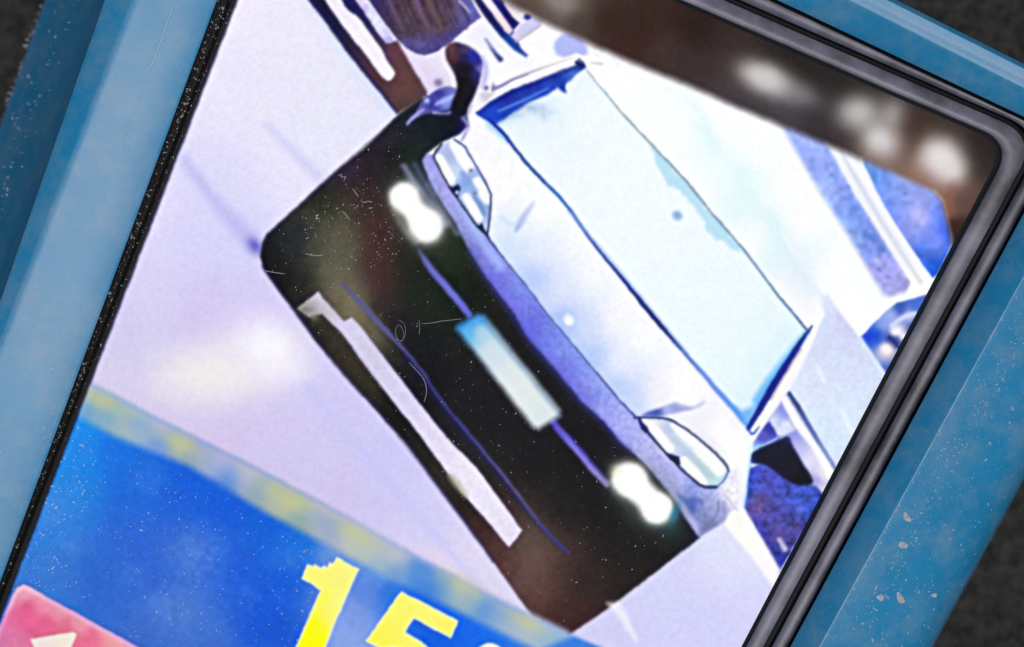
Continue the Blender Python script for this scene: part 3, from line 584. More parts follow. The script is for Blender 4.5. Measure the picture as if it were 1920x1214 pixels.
lampglow((1180, 900), 31, (1232, 953), 28, '66706a')
blob(1266, 962, 8, 22, '2a7a9c', 20, 0.8); blob(1160, 885, 16, 12, 'efe9cf', 50, 0.6)
blob(1182, 902, 26, 24, 'ffffff', 0, 1, hard=3); blob(1232, 953, 24, 24, 'ffffff', 0, 1, hard=3)
line([(1140, 1132), (1160, 1140), (1192, 1200)], [4, 22, 5], 'f4f2fd', 8, op=0.8)

# --- information panel along the bottom
U = [(160, 714), (300, 788), (450, 862), (620, 952), (792, 1050), (956, 1136), (1075, 1192), (1240, 1265)]
Pn = 'information_panel'
fill([(100, 690)] + U + [(1240, 1420), (-80, 1420), (-80, 700)],
     [(160, 800, '1d92ee'), (150, 850, '1f86e4'), (210, 840, '1a6ee0'), (250, 900, '1c66d8'), (330, 900, '155ad8'), (420, 950, '1458d8'), (560, 1020, '176cdc'), (520, 980, '105cd8'), (120, 930, '2a86e0'), (80, 1000, '2f7cd8'),
      (250, 1000, '2f63d2'), (350, 1050, '3c6cd0'), (300, 1090, '2a5ecc'), (330, 1150, '4674cc'), (280, 1180, '3a68c8'), (480, 1150, '0f4fd2'), (450, 1080, '1a5ad6'), (540, 1180, '1250cc'), (400, 1190, '4270cc'), (180, 1080, '2b64cc'), (100, 1070, '3a78d2'),
      (530, 1090, '1257d6'), (640, 1180, '8aa4e8'), (660, 1150, '7d9ae4'), (690, 1110, '5c86dc'), (620, 1040, '7a9cd8'), (720, 1080, '6c9ae0'), (730, 1110, '2a70dc'), (680, 1200, '88a4e6'), (860, 1180, '0e62ea'), (900, 1200, '1068ea'), (780, 1120, '1060e0'),
      (800, 1200, '0c58da'), (960, 1210, '2a78e4'), (1060, 1240, '3a80e0')], 6, part=Pn, fine=0.03, tex=0.02)
for (x, y, r, op) in ((280, 900, 40, .15), (370, 1040, 60, .3), (110, 960, 40, .2), (250, 1080, 30, .15), (450, 1130, 60, .15), (140, 1020, 26, .2), (320, 1130, 50, .3), (535, 1050, 30, .2)):
    blob(x, y, r, r * .8, '6f9ae6', 0, op, tex=0.8)
# blurred line of yellow text over the panel's top edge
fill(U[:-1] + [(1010, 1222), (956, 1196), (868, 1152), (730, 1084), (613, 1022), (500, 962), (353, 874), (217, 820), (140, 778)],
     [(158, 728, 'b9b4d2'), (160, 765, '6aa0d0'), (195, 748, 'a9b8b0'), (200, 775, '7eaac8'), (235, 790, 'a4b8b8'), (270, 800, '9ab4c8'), (300, 800, 'b8b8d2'), (300, 830, '6a96dc'), (340, 835, 'b0b8a6'), (350, 860, '88a2b4'), (380, 850, '9aa8d0'),
      (410, 870, 'b3b2d8'), (420, 905, '4a80d8'), (460, 890, 'bcbcc8'), (480, 930, '8aa4b8'), (520, 930, 'b2b8a8'), (545, 945, 'b6bd9c'), (560, 975, '86a4a8'), (600, 960, 'bcb8c4'), (620, 1000, '98a6cc'), (660, 1010, 'c2c2be'), (690, 1040, 'b6c2b8'), (700, 1060, '9ab4c8'),
      (740, 1045, 'bcc0c8'), (740, 1075, '6c9ad6'), (795, 1075, '4584d8'), (800, 1100, '3a80d8'), (830, 1080, '7ea4c4'), (870, 1098, 'b2c0b8'), (890, 1120, '9ab4bc'), (910, 1140, '5a90d8'), (940, 1150, '8aa8d0'), (960, 1170, 'a0b4cc'), (990, 1175, 'b0bcc8'), (1020, 1190, '8cb0d8')],
     11, part=Pn + '>blurred_text')
for (x, y) in ((192, 754), (335, 832), (545, 940), (660, 1000), (870, 1095), (985, 1165)):
    blob(x, y, 46, 15, 'c2c68e', 26, 0.6)
for (x, y) in ((265, 800), (425, 886), (605, 975), (795, 1078), (925, 1145)):
    blob(x, y, 34, 14, '6f9cda', 26, 0.35)
line([(165, 718), (300, 790), (450, 864), (620, 954), (792, 1052), (956, 1136), (1060, 1186)], 10, 'c8c2de', 9, op=0.45)
# digits 1 5 and the top of a third
D = Pn + '>digit'
YG = [(620, 1080, 'fbf57c'), (650, 1075, 'fbf582'), (585, 1080, 'fdf57a'), (600, 1120, 'fbf65a'), (640, 1130, 'fbf88c'), (585, 1180, 'fdf90c'), (600, 1210, 'fdfa00'), (630, 1170, 'faf580'), (560, 1300, 'fdf900')]
ONE = [(576, 1058), (590, 1059), (602, 1064), (614, 1062), (622, 1056), (630, 1045), (652, 1056), (674, 1067), (645, 1132), (610, 1214), (575, 1296), (519, 1296), (554, 1214), (590, 1130), (600, 1108), (586, 1096), (565, 1086)]
FIVE = [(752, 1109), (806, 1136), (858, 1164), (852, 1182), (844, 1197), (808, 1178), (777, 1161), (766, 1174), (761, 1186), (779, 1197), (800, 1211), (818, 1232), (812, 1262), (788, 1288), (760, 1296), (752, 1280), (782, 1262), (786, 1240), (760, 1222), (736, 1216), (720, 1220), (684, 1203), (700, 1176), (722, 1150), (738, 1128)]
def stairs(a, c, n, d):
    o = []
    for i in range(n):
        t0, t1 = i / n, (i + 1) / n
        p0 = (a[0] + (c[0] - a[0]) * t0, a[1] + (c[1] - a[1]) * t0); p1 = (a[0] + (c[0] - a[0]) * t1, a[1] + (c[1] - a[1]) * t1)
        o += [p0, (p1[0] + d[0], p1[1] + d[1])]
    return o
ONE = [(575, 1058), (586, 1061), (590, 1058), (601, 1065), (607, 1061), (614, 1064), (617, 1055), (624, 1057), (631, 1045)] + ONE[6:]
FIVE = FIVE[:-3] + stairs((684, 1203), (750, 1110), 6, (-1.5, 3.5))[:-1]
FIVE = [q for q in FIVE if q != (752, 1109)] ; FIVE.insert(0, (752, 1109))
for pts, col in ((ONE, YG), (FIVE, [(752, 1150, 'fbf66e'), (800, 1150, 'fbf578'), (840, 1170, 'fbf36a'), (720, 1190, 'fbf554'), (780, 1220, 'faf278')])):
    fill([(x - 2, y + 1) for x, y in pts], '1c3c8c', 4, op=0.35)
    fill(pts, 'eaf2d2', 2.2, wob=0.8, part=D)
    c = np.mean(np.array(pts), 0)
    sl = win(pts, 6); d = sdf(pts, XX[sl], YY[sl]); a = np.clip((-d - 3.5) / 5 + 0.5, 0, 1)
    put(sl, a, shade(col, XX[sl], YY[sl]), D)
TH = [(918 + 34 * math.cos(t), 1250 + 44 * math.sin(t)) for t in np.linspace(0, 2 * math.pi, 28, endpoint=False)]
fill(TH, [(920, 1208, 'f2f7dc'), (920, 1240, 'f6f290')], 3, part=D); fill([(918 + (x - 918) * .42, 1250 + (y - 1250) * .42) for x, y in TH], '1060e0', 3, part=Pn)
# red tile with a pale arrow
RT = 'red_icon'
TILE = [(0, 1172), (14, 1138), (24, 1114), (32, 1102), (44, 1096), (56, 1101), (146, 1151), (257, 1212), (380, 1280), (340, 1400), (-80, 1400), (-30, 1240)]
line(TILE[:9], 5, '24308a', 4, 0, op=0.5)
fill(TILE, [(30, 1115, 'e6b4d6'), (44, 1103, 'eac6da'), (100, 1128, 'd8a8d6'), (200, 1182, 'dcaadc'), (10, 1160, 'd084c4')], 3, part=RT)
fill([(6, 1178), (20, 1142), (32, 1114), (44, 1106), (60, 1112), (146, 1160), (257, 1221), (370, 1285), (330, 1390), (-70, 1390), (-20, 1240)],
     [(30, 1120, 'e890b4'), (48, 1114, 'e8aab8'), (50, 1140, 'dc5482'), (40, 1160, 'e06494'), (80, 1135, 'ea94ae'), (110, 1148, 'ea9cae'), (90, 1168, 'e45c8c'), (60, 1170, 'e2608e'), (150, 1170, 'eca2b4'), (170, 1200, 'e86a90'), (200, 1200, 'eeaaa8'), (120, 1176, 'd86a88'),
      (10, 1190, 'd874ac'), (30, 1205, 'dc7ca4'), (160, 1225, 'e4608a')], 5, part=RT, tex=0.05)
fill([(56, 1198), (100, 1190), (138, 1185), (145, 1189), (142, 1198), (122, 1250), (84, 1262), (70, 1232)], '7a3048', 6, op=0.35)
fill([(57, 1198), (100, 1191), (137, 1185), (144, 1190), (141, 1198), (122, 1246), (86, 1258), (72, 1232)], [(80, 1205, 'f0dfda'), (120, 1200, 'f3e6d8')], 2.5, part=RT + '>arrow')

# --- dark strip with blurred writing along the top
St = 'status_strip'
LOW = [(560, -190), (760, -84), (935, -2), (1025, 44), (1120, 88), (1200, 123), (1280, 155), (1400, 208), (1557, 274), (1660, 318), (1752, 361), (1768, 378), (1774, 410), (1783, 450), (1786, 480)]
fill(LOW + [(1830, 430), (1900, 300), (1900, 150), (1200, -60), (700, -330), (560, -330)],
     [(950, -10, '6c5a58'), (1000, 10, '58463f'), (1050, 10, '847a74'), (1080, 40, '4a3d38'), (1030, 30, '5c504e'), (1130, 40, '33211c'), (1200, 60, '35221d'), (1250, 100, '40302e'), (1300, 60, '2a1b18'), (1300, 130, '3a302f'), (1380, 110, '3a2e2c'), (1360, 170, '443e44'), (1480, 80, '242120'),
      (1480, 200, '464048'), (1560, 150, '272422'), (1540, 235, '302a2e'), (1620, 180, '2c2624'), (1500, 120, '262220'), (1720, 230, '3c2a24'), (1780, 240, '38302a'), (1680, 300, '7c665e'), (1720, 335, '8a6a60'), (1765, 362, '8e6a5e'), (1780, 395, '845a4e'), (1790, 420, '2a1a18'), (1800, 380, '5a4440'),
      (1830, 300, '2a2420'), (1790, 455, '0e0e1c'), (1840, 280, '241c1a'), (800, -100, '3a302c'), (1700, 190, '2a2826')], 9, part=St)
line(LOW[1:10], 8, '5c5560', 9, op=0.35)
Bt = St + '>blurred_text'
blob(1440, 150, 56, 30, 'c9c4c4', 24, 0.95, hard=1.25, part=Bt); blob(1505, 178, 38, 22, '9a949c', 20, 0.5)
blob(1425, 142, 34, 20, 'd2cecd', 20, 0.7)
blob(1610, 212, 42, 34, 'c4bfbf', 0, 0.9, hard=1.2, part=Bt); blob(1650, 262, 38, 34, 'd6d2d4', 40, 0.95, hard=1.2, part=Bt); blob(1672, 215, 28, 34, 'b4aeae', 20, 0.7)
blob(1764, 296, 46, 40, 'e2dada', 30, 1.0, hard=1.3, part=Bt); blob(1785, 320, 28, 26, 'e6dcdc', 30, 0.8); blob(1715, 265, 14, 40, '4a342c', 25, 0.35)
blob(1780, 372, 12, 26, '8a5a4c', 20, 0.6)
blob(1050, 4, 34, 14, '8c827c', 15, 0.7)

line([(570, -330), (443, 0), (132, 810), (-60, 1310)], 5, '14101c', 4, 0)
# picture softened and sharpened, then camera glow painted in, strongest in blue
def gauss(a, sig):
    r = int(sig * 2.5 / G + 1); k = np.exp(-0.5 * (np.arange(-r, r + 1) * G / sig) ** 2); k = (k / k.sum()).astype(np.float32)
    p = np.pad(a, ((r, r), (0, 0)), mode='edge'); o = sum(k[i] * p[i:i + a.shape[0]] for i in range(2 * r + 1))
    p = np.pad(o, ((0, 0), (r, r)), mode='edge'); return sum(k[i] * p[:, i:i + a.shape[1]] for i in range(2 * r + 1))
IMG = np.clip(IMG, 0, 1)
SOFT = np.stack([gauss(IMG[..., c], 2.1) for c in range(3)], 2)
IMG = 0.25 * IMG + 0.75 * SOFT
IMG = np.clip(IMG + 0.55 * (IMG - np.stack([gauss(IMG[..., c], 6.0) for c in range(3)], 2)), 0, 1)
bl = gauss(IMG[..., 2], 4.0)
inpic = np.clip((YM - (730 + 0.49 * XM)) / -40 + 1, 0, 1)
IMG[..., 2] += np.clip(0.80 * bl - IMG[..., 2], 0, 1) * 0.75 * inpic
IMG[..., 1] += np.clip(0.60 * gauss(IMG[..., 1], 3.0) - IMG[..., 1], 0, 1) * 0.5 * inpic
lumb = np.stack([gauss(IMG[..., c] ** 2, 12.0) for c in range(3)], 2)
IMG = 1 - (1 - IMG) * (1 - 0.045 * lumb)
# faint moire on the pale road
IMG *= (1 + 0.006 * np.sin((XM * 0.35 + YM * 0.94 + 10 * N60) * 0.62) * np.clip(1 - np.hypot(XM - 480, YM - 300) / 330, 0, 1))[..., None]
# speckle of the display itself
IMG *= (1 + 0.022 * FINE[..., None])
IMG += 0.035 * FINE[..., None] * np.clip(1 - IMG.mean(2, keepdims=True) * 1.6, 0, 1)
IMG += 0.012 * np.stack([vnoise(14, 21), vnoise(14, 22), vnoise(14, 23)], 2) - 0.006
IMG += 0.006 * (rng.random(IMG.shape[:2], dtype=np.float32)[..., None] - 0.5)
IMG = np.clip(IMG, 0, 1)
LINC = np.where(IMG <= 0.04045, IMG / 12.92, ((IMG + 0.055) / 1.055) ** 2.4).astype(np.float32)

m = bpy.data.materials.new('lit_display')
m.use_nodes = True
b = m.node_tree.nodes['Principled BSDF']
at = m.node_tree.nodes.new('ShaderNodeAttribute'); at.attribute_name = 'picture'
m.node_tree.links.new(at.outputs['Color'], b.inputs['Emission Color'])
b.inputs['Emission Strength'].default_value = 2 ** -0.6
b.inputs['Base Color'].default_value = (0.002, 0.002, 0.002, 1)
b.inputs['Roughness'].default_value = 0.08
b.inputs['Specular IOR Level'].default_value = 0.006
M_SCREEN = m

# ------------------------------------------------------------------ the device: frame lines (photo pixels on its top faces)
device = bpy.data.objects.new('handheld_device', None)
COL.objects.link(device)
device.empty_display_size = 0.01
tag(device, 'blue plastic framed handheld device whose lit screen shows a silver car above a blue panel', 'handheld device')

def X(l1, l2):
    (x1, y1), (x2, y2) = l1; (x3, y3), (x4, y4) = l2
    d = (x1 - x2) * (y3 - y4) - (y1 - y2) * (x3 - x4)
    a = x1 * y2 - y1 * x2; c = x3 * y4 - y3 * x4
    return ((a * (x3 - x4) - (x1 - x2) * c) / d, (a * (y3 - y4) - (y1 - y2) * c) / d)
def lerpl(a, c, t):
    return tuple((p[0] + (q[0] - p[0]) * t, p[1] + (q[1] - p[1]) * t) for p, q in zip(a, c))
def shift(l, dx, dy): return tuple((p[0] + dx, p[1] + dy) for p in l)

L_SCR = ((443, 0), (132, 810))
L_GAP = ((407, 0), (105, 810))
L_RID = ((247, 0), (-68, 810))
L_EDG = ((197, 0), (-84, 810))
L_OUT = ((85, 0), (-205, 810))
T_SCR = ((1280, 9), (1790, 231))
T_1 = ((1280, 3), (1790, 224))
T_2 = ((1360, 2), (1790, 190))
T_3 = ((1372, -6), (1790, 178))
T_4 = ((1440, 0), (1919, 226))
T_5 = ((1450, -3), (1919, 219))
T_RID = ((1590, 0), (1919, 166))
T_OUT = ((1680, 0), (1919, 120))
R_SCR = ((1783, 465), (1390, 1213))
R_1 = ((1793, 465), (1399, 1213))
R_2 = ((1866, 405), (1431, 1213))
R_3 = ((1881, 405), (1447, 1213))
R_4 = ((1912, 405), (1477, 1213))
R_5 = ((1917, 405), (1482, 1213))
R_RID = ((1933, 495), (1537, 1213))
R_OUT = ((1934, 862), (1743, 1213))
B0 = ((-140, 1330), (1390, 2049))
def Bm(off): return shift(B0, 0, off)

def corner(p, a, c, r, n):
    """rounded corner at p between the directions of a and c (points on each side)"""
    p = Vector(p); u = (Vector(a) - p).normalized(); v = (Vector(c) - p).normalized()
    ang = u.angle(v); d = r / math.tan(ang / 2)
    q0, q1 = p + u * d, p + v * d
    out = []
    for i in range(n + 1):
        t = i / n
        # quadratic blend close to a circular arc
        k = 0.5 * (1 - math.cos(math.pi * t)) * 0.3 + 0.7 * t
        out.append(((1 - k) ** 2 * q0 + 2 * k * (1 - k) * p + k * k * q1, k))
    return out

def ring(l, t, r, bt, rad, z, n=10):
    """closed loop from four lines; z = (left, top, right, bottom)"""
    lt, tr, rb, bl = X(l, t), X(t, r), X(r, bt), X(bt, l)
    out = []
    for p, a, c, za, zc, rr in ((lt, bl, tr, z[0], z[1], rad), (tr, lt, rb, z[1], z[2], rad), (rb, tr, bl, z[2], z[3], rad), (bl, rb, lt, z[3], z[0], rad)):
        for q, k in corner(p, a, c, rr, n):
            zz = za + (zc - za) * k
            out.append(P(q.x, q.y, zz))
    return out

def loft(name, loops, mat, parent, closed=True, smooth=False):
    v = [q for lp in loops for q in lp]
    n = len(loops[0]); f = []
    for i in range(len(loops) - 1):
        for j in range(n if closed else n - 1):
            k = (j + 1) % n
            f.append((i * n + j, (i + 1) * n + j, (i + 1) * n + k, i * n + k))
    return mesh_obj(name, v, f, mat, parent, smooth)

def fix_normals(o):
    bm = bmesh.new(); bm.from_mesh(o.data); bmesh.ops.recalc_face_normals(bm, faces=bm.faces)
    up = sum(f.normal.z * f.calc_area() for f in bm.faces)
    if up < 0: bmesh.ops.reverse_faces(bm, faces=bm.faces)
    bm.to_mesh(o.data); bm.free()

# blue frame: four lips (inner faces), then the outer shell
wall_in = ring(L_GAP, T_5, R_5, Bm(36), 60, (-14, 18, 18, -14))
lips = [wall_in, ring(L_GAP, T_5, R_5, Bm(36), 60, (36, 32, 36, 40))]
for t, zl, zt, zr in ((.04, 39.5, 35, 38.5, ), (.5, 56, 50, 52), (.90, 71, 62.5, 64.5)):
    lips.append(ring(lerpl(L_GAP, L_RID, t), lerpl(T_5, T_RID, t), lerpl(R_5, R_RID, t), Bm(36 + 104 * t), 60 + 15 * t, (zl, zt, zr, 40 + 30 * t)))
def prof(t, zL, zT, zR, zB, rad):
    lt = L_RID if t == 0 else (lerpl(L_RID, L_EDG, t) if t <= 1 else lerpl(L_EDG, L_OUT, t - 1))
    tt = lerpl(T_RID, T_OUT, min(t, 1)) if t <= 1 else shift(T_OUT, (t - 1) * -4, (t - 1) * 3)
    rr = lerpl(R_RID, R_OUT, min(t, 1)) if t <= 1 else shift(R_OUT, (t - 1) * 5, 0)
    return ring(lt, tt, rr, Bm(140 + 120 * t), rad, (zL, zT, zR, zB))
outer = [prof(0, 73.5, 66, 66.5, 70, 75), prof(.06, 73, 66.6, 64, 70, 75), prof(.3, 70, 68, 49, 70, 80), prof(.6, 66, 70.5, 24, 66, 85), prof(.8, 63.5, 71, 0, 60, 90), prof(.92, 62, 66, -28, 52, 95), prof(1.0, 60, 54, -75, 40, 98),
         prof(1.03, 28, 20, -105, 10, 100), prof(1.25, -90, -100, -200, -90, 100), prof(1.6, -225, -240, -300, -220, 102), prof(2.0, -365, -370, -370, -370, 105)]
frame = loft('frame', lips + outer, M_BLUE, device)
fix_normals(frame)
frame.data.polygons.foreach_set('use_smooth', [True] * len(frame.data.polygons))
frame.data.set_sharp_from_angle(angle=math.radians(31))
# black seal in the gap on the left, under everything
base = mesh_obj('seal', *(lambda r: ([*r], [tuple(range(len(r)))]))(ring(lerpl(L_GAP, L_RID, .3), T_RID, R_RID, Bm(80), 70, (-16, -16, -16, -16))), M_BLACK, device)
fix_normals(base)

# open sweeps along the top and the right side
def path(t, r, rad, zt, zr, n=22, far=0):
    tl = X(t, L_GAP); tr = X(t, r); rb = X(r, Bm(30))
    out = [P(tl[0], tl[1], zt)]
    m = 14
    cs = corner(tr, tl, rb, rad, n)
    q0, q1 = cs[0][0], cs[-1][0]
    for i in range(1, m): out.append(P(tl[0] + (q0.x - tl[0]) * i / m, tl[1] + (q0.y - tl[1]) * i / m, zt))
    for q, k in cs: out.append(P(q.x, q.y, zt + (zr - zt) * k))
    for i in range(1, m + 1): out.append(P(q1.x + (rb[0] - q1.x) * i / m, q1.y + (rb[1] - q1.y) * i / m, zr))
    return out
def sweep(name, rows, mat, smooth=True):
    o = loft(name, rows, mat, device, closed=False, smooth=smooth)
    fix_normals(o)
    return o
edge = sweep('screen_edge', [path(T_SCR, R_SCR, 55, 1.0, 1.0), path(T_1, R_1, 58, 6, 6)], M_GROOVE)
def rows(ta, ra, tb, rb, rad, prof_):
    return [path(lerpl(ta, tb, t), lerpl(ra, rb, t), rad + 10 * t, zt, zr) for t, zt, zr in prof_]
rimA = sweep('inner_rim', rows(T_1, R_1, T_2, R_2, 58, [(0, 6, 6), (.04, 13, 12), (.10, 18, 14), (.5, 13, 14.2), (.95, 7, 14.4), (1, 5, 11)]), M_RIM)
groove = sweep('groove', rows(T_2, R_2, T_3, R_3, 70, [(0, 5, 11), (.3, -6, 2), (.7, -6, 2), (1, 12, 12)]), M_GROOVE, False)
rimB = sweep('outer_rim', rows(T_3, R_3, T_4, R_4, 74, [(0, 12, 12), (.06, 18, 17), (.5, 21, 17.3), (.94, 24, 17.6), (1, 22, 15)]), M_RIM)
seam = sweep('seam', rows(T_4, R_4, T_5, R_5, 82, [(0, 22, 15), (.3, 4, 2), (.7, 4, 2), (1, 17, 17)]), M_GROOVE, False)

# screen edge strip on the left: a thin black bead over the picture's border
lrow = lambda l, z: [P(l[0][0] + (l[1][0] - l[0][0]) * t, l[0][1] + (l[1][1] - l[0][1]) * t, z) for t in np.linspace(-0.36, 1.7, 40)]
bead = loft('screen_edge', [lrow(L_SCR, 0.6), lrow(shift(L_SCR, -7, -2), 0.6), lrow(shift(L_SCR, -10, -3), -6), lrow(shift(L_SCR, -14, -4), -15)], M_BLACK, device, closed=False)
fix_normals(bead)
# moulding line along the pale left lip
ml = [(336, -20, 1.6), (327, 3, 1.8), (310, 52, 1.7), (292, 104, 2.2), (287, 118, 2.6), (281, 130, 1.4), (270, 163, 1.2), (255, 200, 1.6), (243, 232, 1.5), (230, 264, .8)]
def zleft(px, py):
    g = 407 - 302 / 810 * py; r = 247 - 315 / 810 * py
    t = min(max((g - px) / (g - r), 0), 1)
    return 40 + 18 * min(t, .5) * 2 + (16 * (t - .5) * 2 if t > .5 else 0)

# ------------------------------------------------------------------ picture meshes: one per pictured part, sharing the plane without overlap
def inside_screen(x, y):
    def side(l, x, y): return (l[1][0] - l[0][0]) * (y - l[0][1]) - (l[1][1] - l[0][1]) * (x - l[0][0])
    return (side(shift(L_SCR, -4, 0), x, y) < 0) & (side(shift(T_1, 0, -3), x, y) > 0) & (side(shift(R_1, 3, 0), x, y) > 0) & (y < 1390)
ok = inside_screen(XM, YM)
fo = ok[:-1, :-1] & ok[1:, :-1] & ok[:-1, 1:] & ok[1:, 1:]
FP = PID[:-1, :-1]
px_all = XM.ravel(); py_all = YM.ravel(); lc = LINC.reshape(-1, 3)
def picture_mesh(name, mask, parent):
    j, i = np.nonzero(mask)
    a = j * NX + i
    quads = np.stack([a + NX, a + NX + 1, a + 1, a], 1)
    used, inv = np.unique(quads, return_inverse=True)
    inv = inv.reshape(-1).astype(np.int32)
    co = np.zeros((len(used), 3), np.float32)
    co[:, 0] = (px_all[used] - CX) * S; co[:, 1] = (CY - py_all[used]) * S
    me = bpy.data.meshes.new(name)
    me.vertices.add(len(used)); me.vertices.foreach_set('co', co.ravel())
    me.loops.add(len(inv)); me.loops.foreach_set('vertex_index', inv)
    nf = len(quads)
    me.polygons.add(nf); me.polygons.foreach_set('loop_start', np.arange(nf, dtype=np.int32) * 4)
    me.update(calc_edges=True)
    ca = me.attributes.new('picture', 'FLOAT_COLOR', 'POINT')
    col = np.ones((len(used), 4), np.float32); col[:, :3] = lc[used]
    ca.data.foreach_set('color', col.ravel())
    me.materials.append(M_SCREEN)
    o = bpy.data.objects.new(name, me); COL.objects.link(o); o.parent = parent
    return o

def components(mask):
    """split a part that shows several times (two headlights ...) by its position along the car"""
    return [mask]
SPLIT = {   # key -> function giving an index per face
    'pictured_car>headlight': lambda x, y: (x > 1050).astype(int),
    'pictured_car>fog_lamp': lambda x, y: (x > 1000).astype(int),
    'pictured_car>chrome_strip': lambda x, y: (x > 960).astype(int),
    'pictured_car>wing_mirror': lambda x, y: (x > 1200).astype(int),
    'pictured_van>window': lambda x, y: (x > 1560 + (y - 290) * .62).astype(int),
    'information_panel>digit': lambda x, y: (x > 678).astype(int) + (x > 866).astype(int),
    'pictured_lorry>white_bar': lambda x, y: (x > 850).astype(int) * 2 + ((x < 850) & (y < (x - 650) * 1.28 + 2)).astype(int) + ((x > 850) & (y < (x - 920) * 1.2)).astype(int),
    'status_strip>blurred_text': lambda x, y: (x > 1550).astype(int) + (x > 1716).astype(int),
}
LABEL = {
    'screen_picture': 'pale lilac road shown on the screen around the car',
    'pictured_car': 'silver white car seen from the front, tilted on the screen',
    'pictured_lorry': 'dark lorry with a grille at the top left of the screen picture',
    'pictured_van': 'pale vehicle with lilac windows behind the car on the screen',
    'information_panel': 'blue information panel with yellow figures at the bottom of the screen',
    'red_icon': 'pink red tile with a cream arrow in the corner of the blue panel',
    'status_strip': 'dark strip with three blurred pale words along the top of the screen',
}
made = {}
fx = XM[:-1, :-1]; fy = YM[:-1, :-1]
for k in sorted(range(len(PARTS)), key=lambda q: PARTS[q].count('>')):
    key = PARTS[k]
    mask = fo & (FP == k)
    if mask.sum() < 12: continue
    top, _, sub = key.partition('>')
    parent = device
    if sub:
        parent = made.get(top) or device
    idx = SPLIT[key](fx, fy) if key in SPLIT else np.zeros(mask.shape, int)
    for q in range(int(idx.max()) + 1):
        mq = mask & (idx == q)
        if mq.sum() < 40: continue
        o = picture_mesh(sub or top, mq, parent)
        if not sub:
            made[top] = o
            if key in LABEL: o['label'] = LABEL[key]

# ------------------------------------------------------------------ ground under the device
rg = random.Random(5)
gn = 150
gv, gf = [], []
from mathutils import noise as mnoise
for j in range(gn + 1):
    for i in range(gn + 1):
        x = -0.16 + 0.32 * i / gn; y = -0.16 + 0.32 * j / gn
        q = Vector((x * 260, y * 260, 0))
        gv.append((x, y, S * -395 + 0.0007 * mnoise.noise(q) + 0.0005 * mnoise.noise(q * 2.7) ))
for j in range(gn):
    for i in range(gn):
        a = j * (gn + 1) + i
        gf.append((a, a + 1, a + gn + 2, a + gn + 1))
ground = mesh_obj('ground', gv, gf, M_GROUND, None, True)
tag(ground, 'dark rough surface the device lies on', kind='structure')

# ------------------------------------------------------------------ dust, lint and dirt lying on the device
def zright(px, py):
    r = 1933 + (495 - py) * (396 / 718); o = 1934 + (862 - py) * (191 / 351)
    t = min(max((px - r) / max(o - r, 1), 0), 1)
    xs = [0, .3, .6, .8, .92, 1]; zs = [66, 49, 24, 0, -28, -75]
    return float(np.interp(t, xs, zs))
dv, df = [], []
def speck(px, py, z, r, stretch=1.0, ang=None):
    n = rg.randint(5, 7)
    a0 = rg.random() * 6.28 if ang is None else ang
    base = len(dv)
    dv.append(P(px, py, z + r * .5))
    for k in range(n):
        t = 2 * math.pi * k / n
        q = r * rg.uniform(.6, 1.2)
        ux, uy = q * math.cos(t) * stretch, q * math.sin(t)
        dv.append(P(px + ux * math.cos(a0) - uy * math.sin(a0), py + ux * math.sin(a0) + uy * math.cos(a0), z + .15))
    for k in range(n):
        df.append((base, base + 1 + (k + 1) % n, base + 1 + k))
def in_poly(p, x, y):
    c = False
    for (ax, ay), (bx, by) in zip(p, p[1:] + p[:1]):
        if (ay > y) != (by > y) and x < (bx - ax) * (y - ay) / (by - ay) + ax: c = not c
    return c
def scatter(poly, n, zf, r0, r1, dens=None):
    xs = [p[0] for p in poly]; ys = [p[1] for p in poly]
    k = 0
    for _ in range(n * 30):
        x, y = rg.uniform(min(xs), max(xs)), rg.uniform(min(ys), max(ys))
        if not in_poly(poly, x, y): continue
        if dens and rg.random() > dens(x, y): continue
        r = r0 + (r1 - r0) * rg.random() ** 3
        speck(x, y, zf(x, y) if callable(zf) else zf, r, rg.choice([1, 1, 1, 1.5, 2.2]))
        k += 1
        if k >= n: break
CAR_DARK = [(745, 218), (640, 314), (500, 440), (490, 490), (600, 640), (760, 825), (925, 1050), (1060, 1185), (1300, 1010), (1180, 860), (1040, 700), (880, 480), (790, 300)]
scatter(CAR_DARK, 420, .3, .5, 1.5, lambda x, y: 1.0 if x < 760 else .45)
scatter([(590, 360), (690, 330), (760, 480), (640, 520), (560, 470)], 170, .3, .5, 1.6)
PANEL = [(140, 790), (620, 1030), (560, 1214), (260, 1214), (40, 1090)]
scatter(PANEL, 800, .3, .45, 1.7)
scatter([(128, 830), (190, 840), (90, 1090), (22, 1110)], 130, .3, .7, 2.3)
GAP = [(409, 0), (440, 0), (130, 808), (20, 1100), (4, 1095), (107, 810)]
def zgap(x, y): return -14.5
scatter(GAP, 420, zgap, .6, 2.4)
scatter(GAP, 60, zgap, 1.5, 3.4)
scatter([(428, 0), (441, 0), (290, 400), (130, 812), (112, 850), (120, 815), (280, 395)], 70, .9, .6, 1.8)
RF = [(1930, 505), (1760, 812), (1540, 1214), (1740, 1214), (1915, 890), (1930, 860)]
scatter(RF, 420, lambda x, y: zright(x, y) + .6, .6, 2.2, lambda x, y: 1.0 if x < 1790 - (y - 810) * .55 else .4)
scatter([(1920, 520), (1762, 814), (1545, 1205), (1620, 1205), (1820, 830), (1925, 640)], 800, lambda x, y: zright(x, y) + .6, .5, 1.7)
scatter([(1762, 808), (1538, 1214), (1544, 1214), (1768, 812)], 60, 66.5, .7, 2.0)
scatter([(205, 40), (240, 10), (400, 10), (110, 790), (10, 1000), (0, 700)], 150, lambda x, y: zleft(x, y) + 1.2, .4, 1.2)
scatter([(100, 600), (180, 560), (100, 830), (0, 1080), (0, 780)], 130, lambda x, y: zleft(x, y) + 1.2, .6, 1.8)
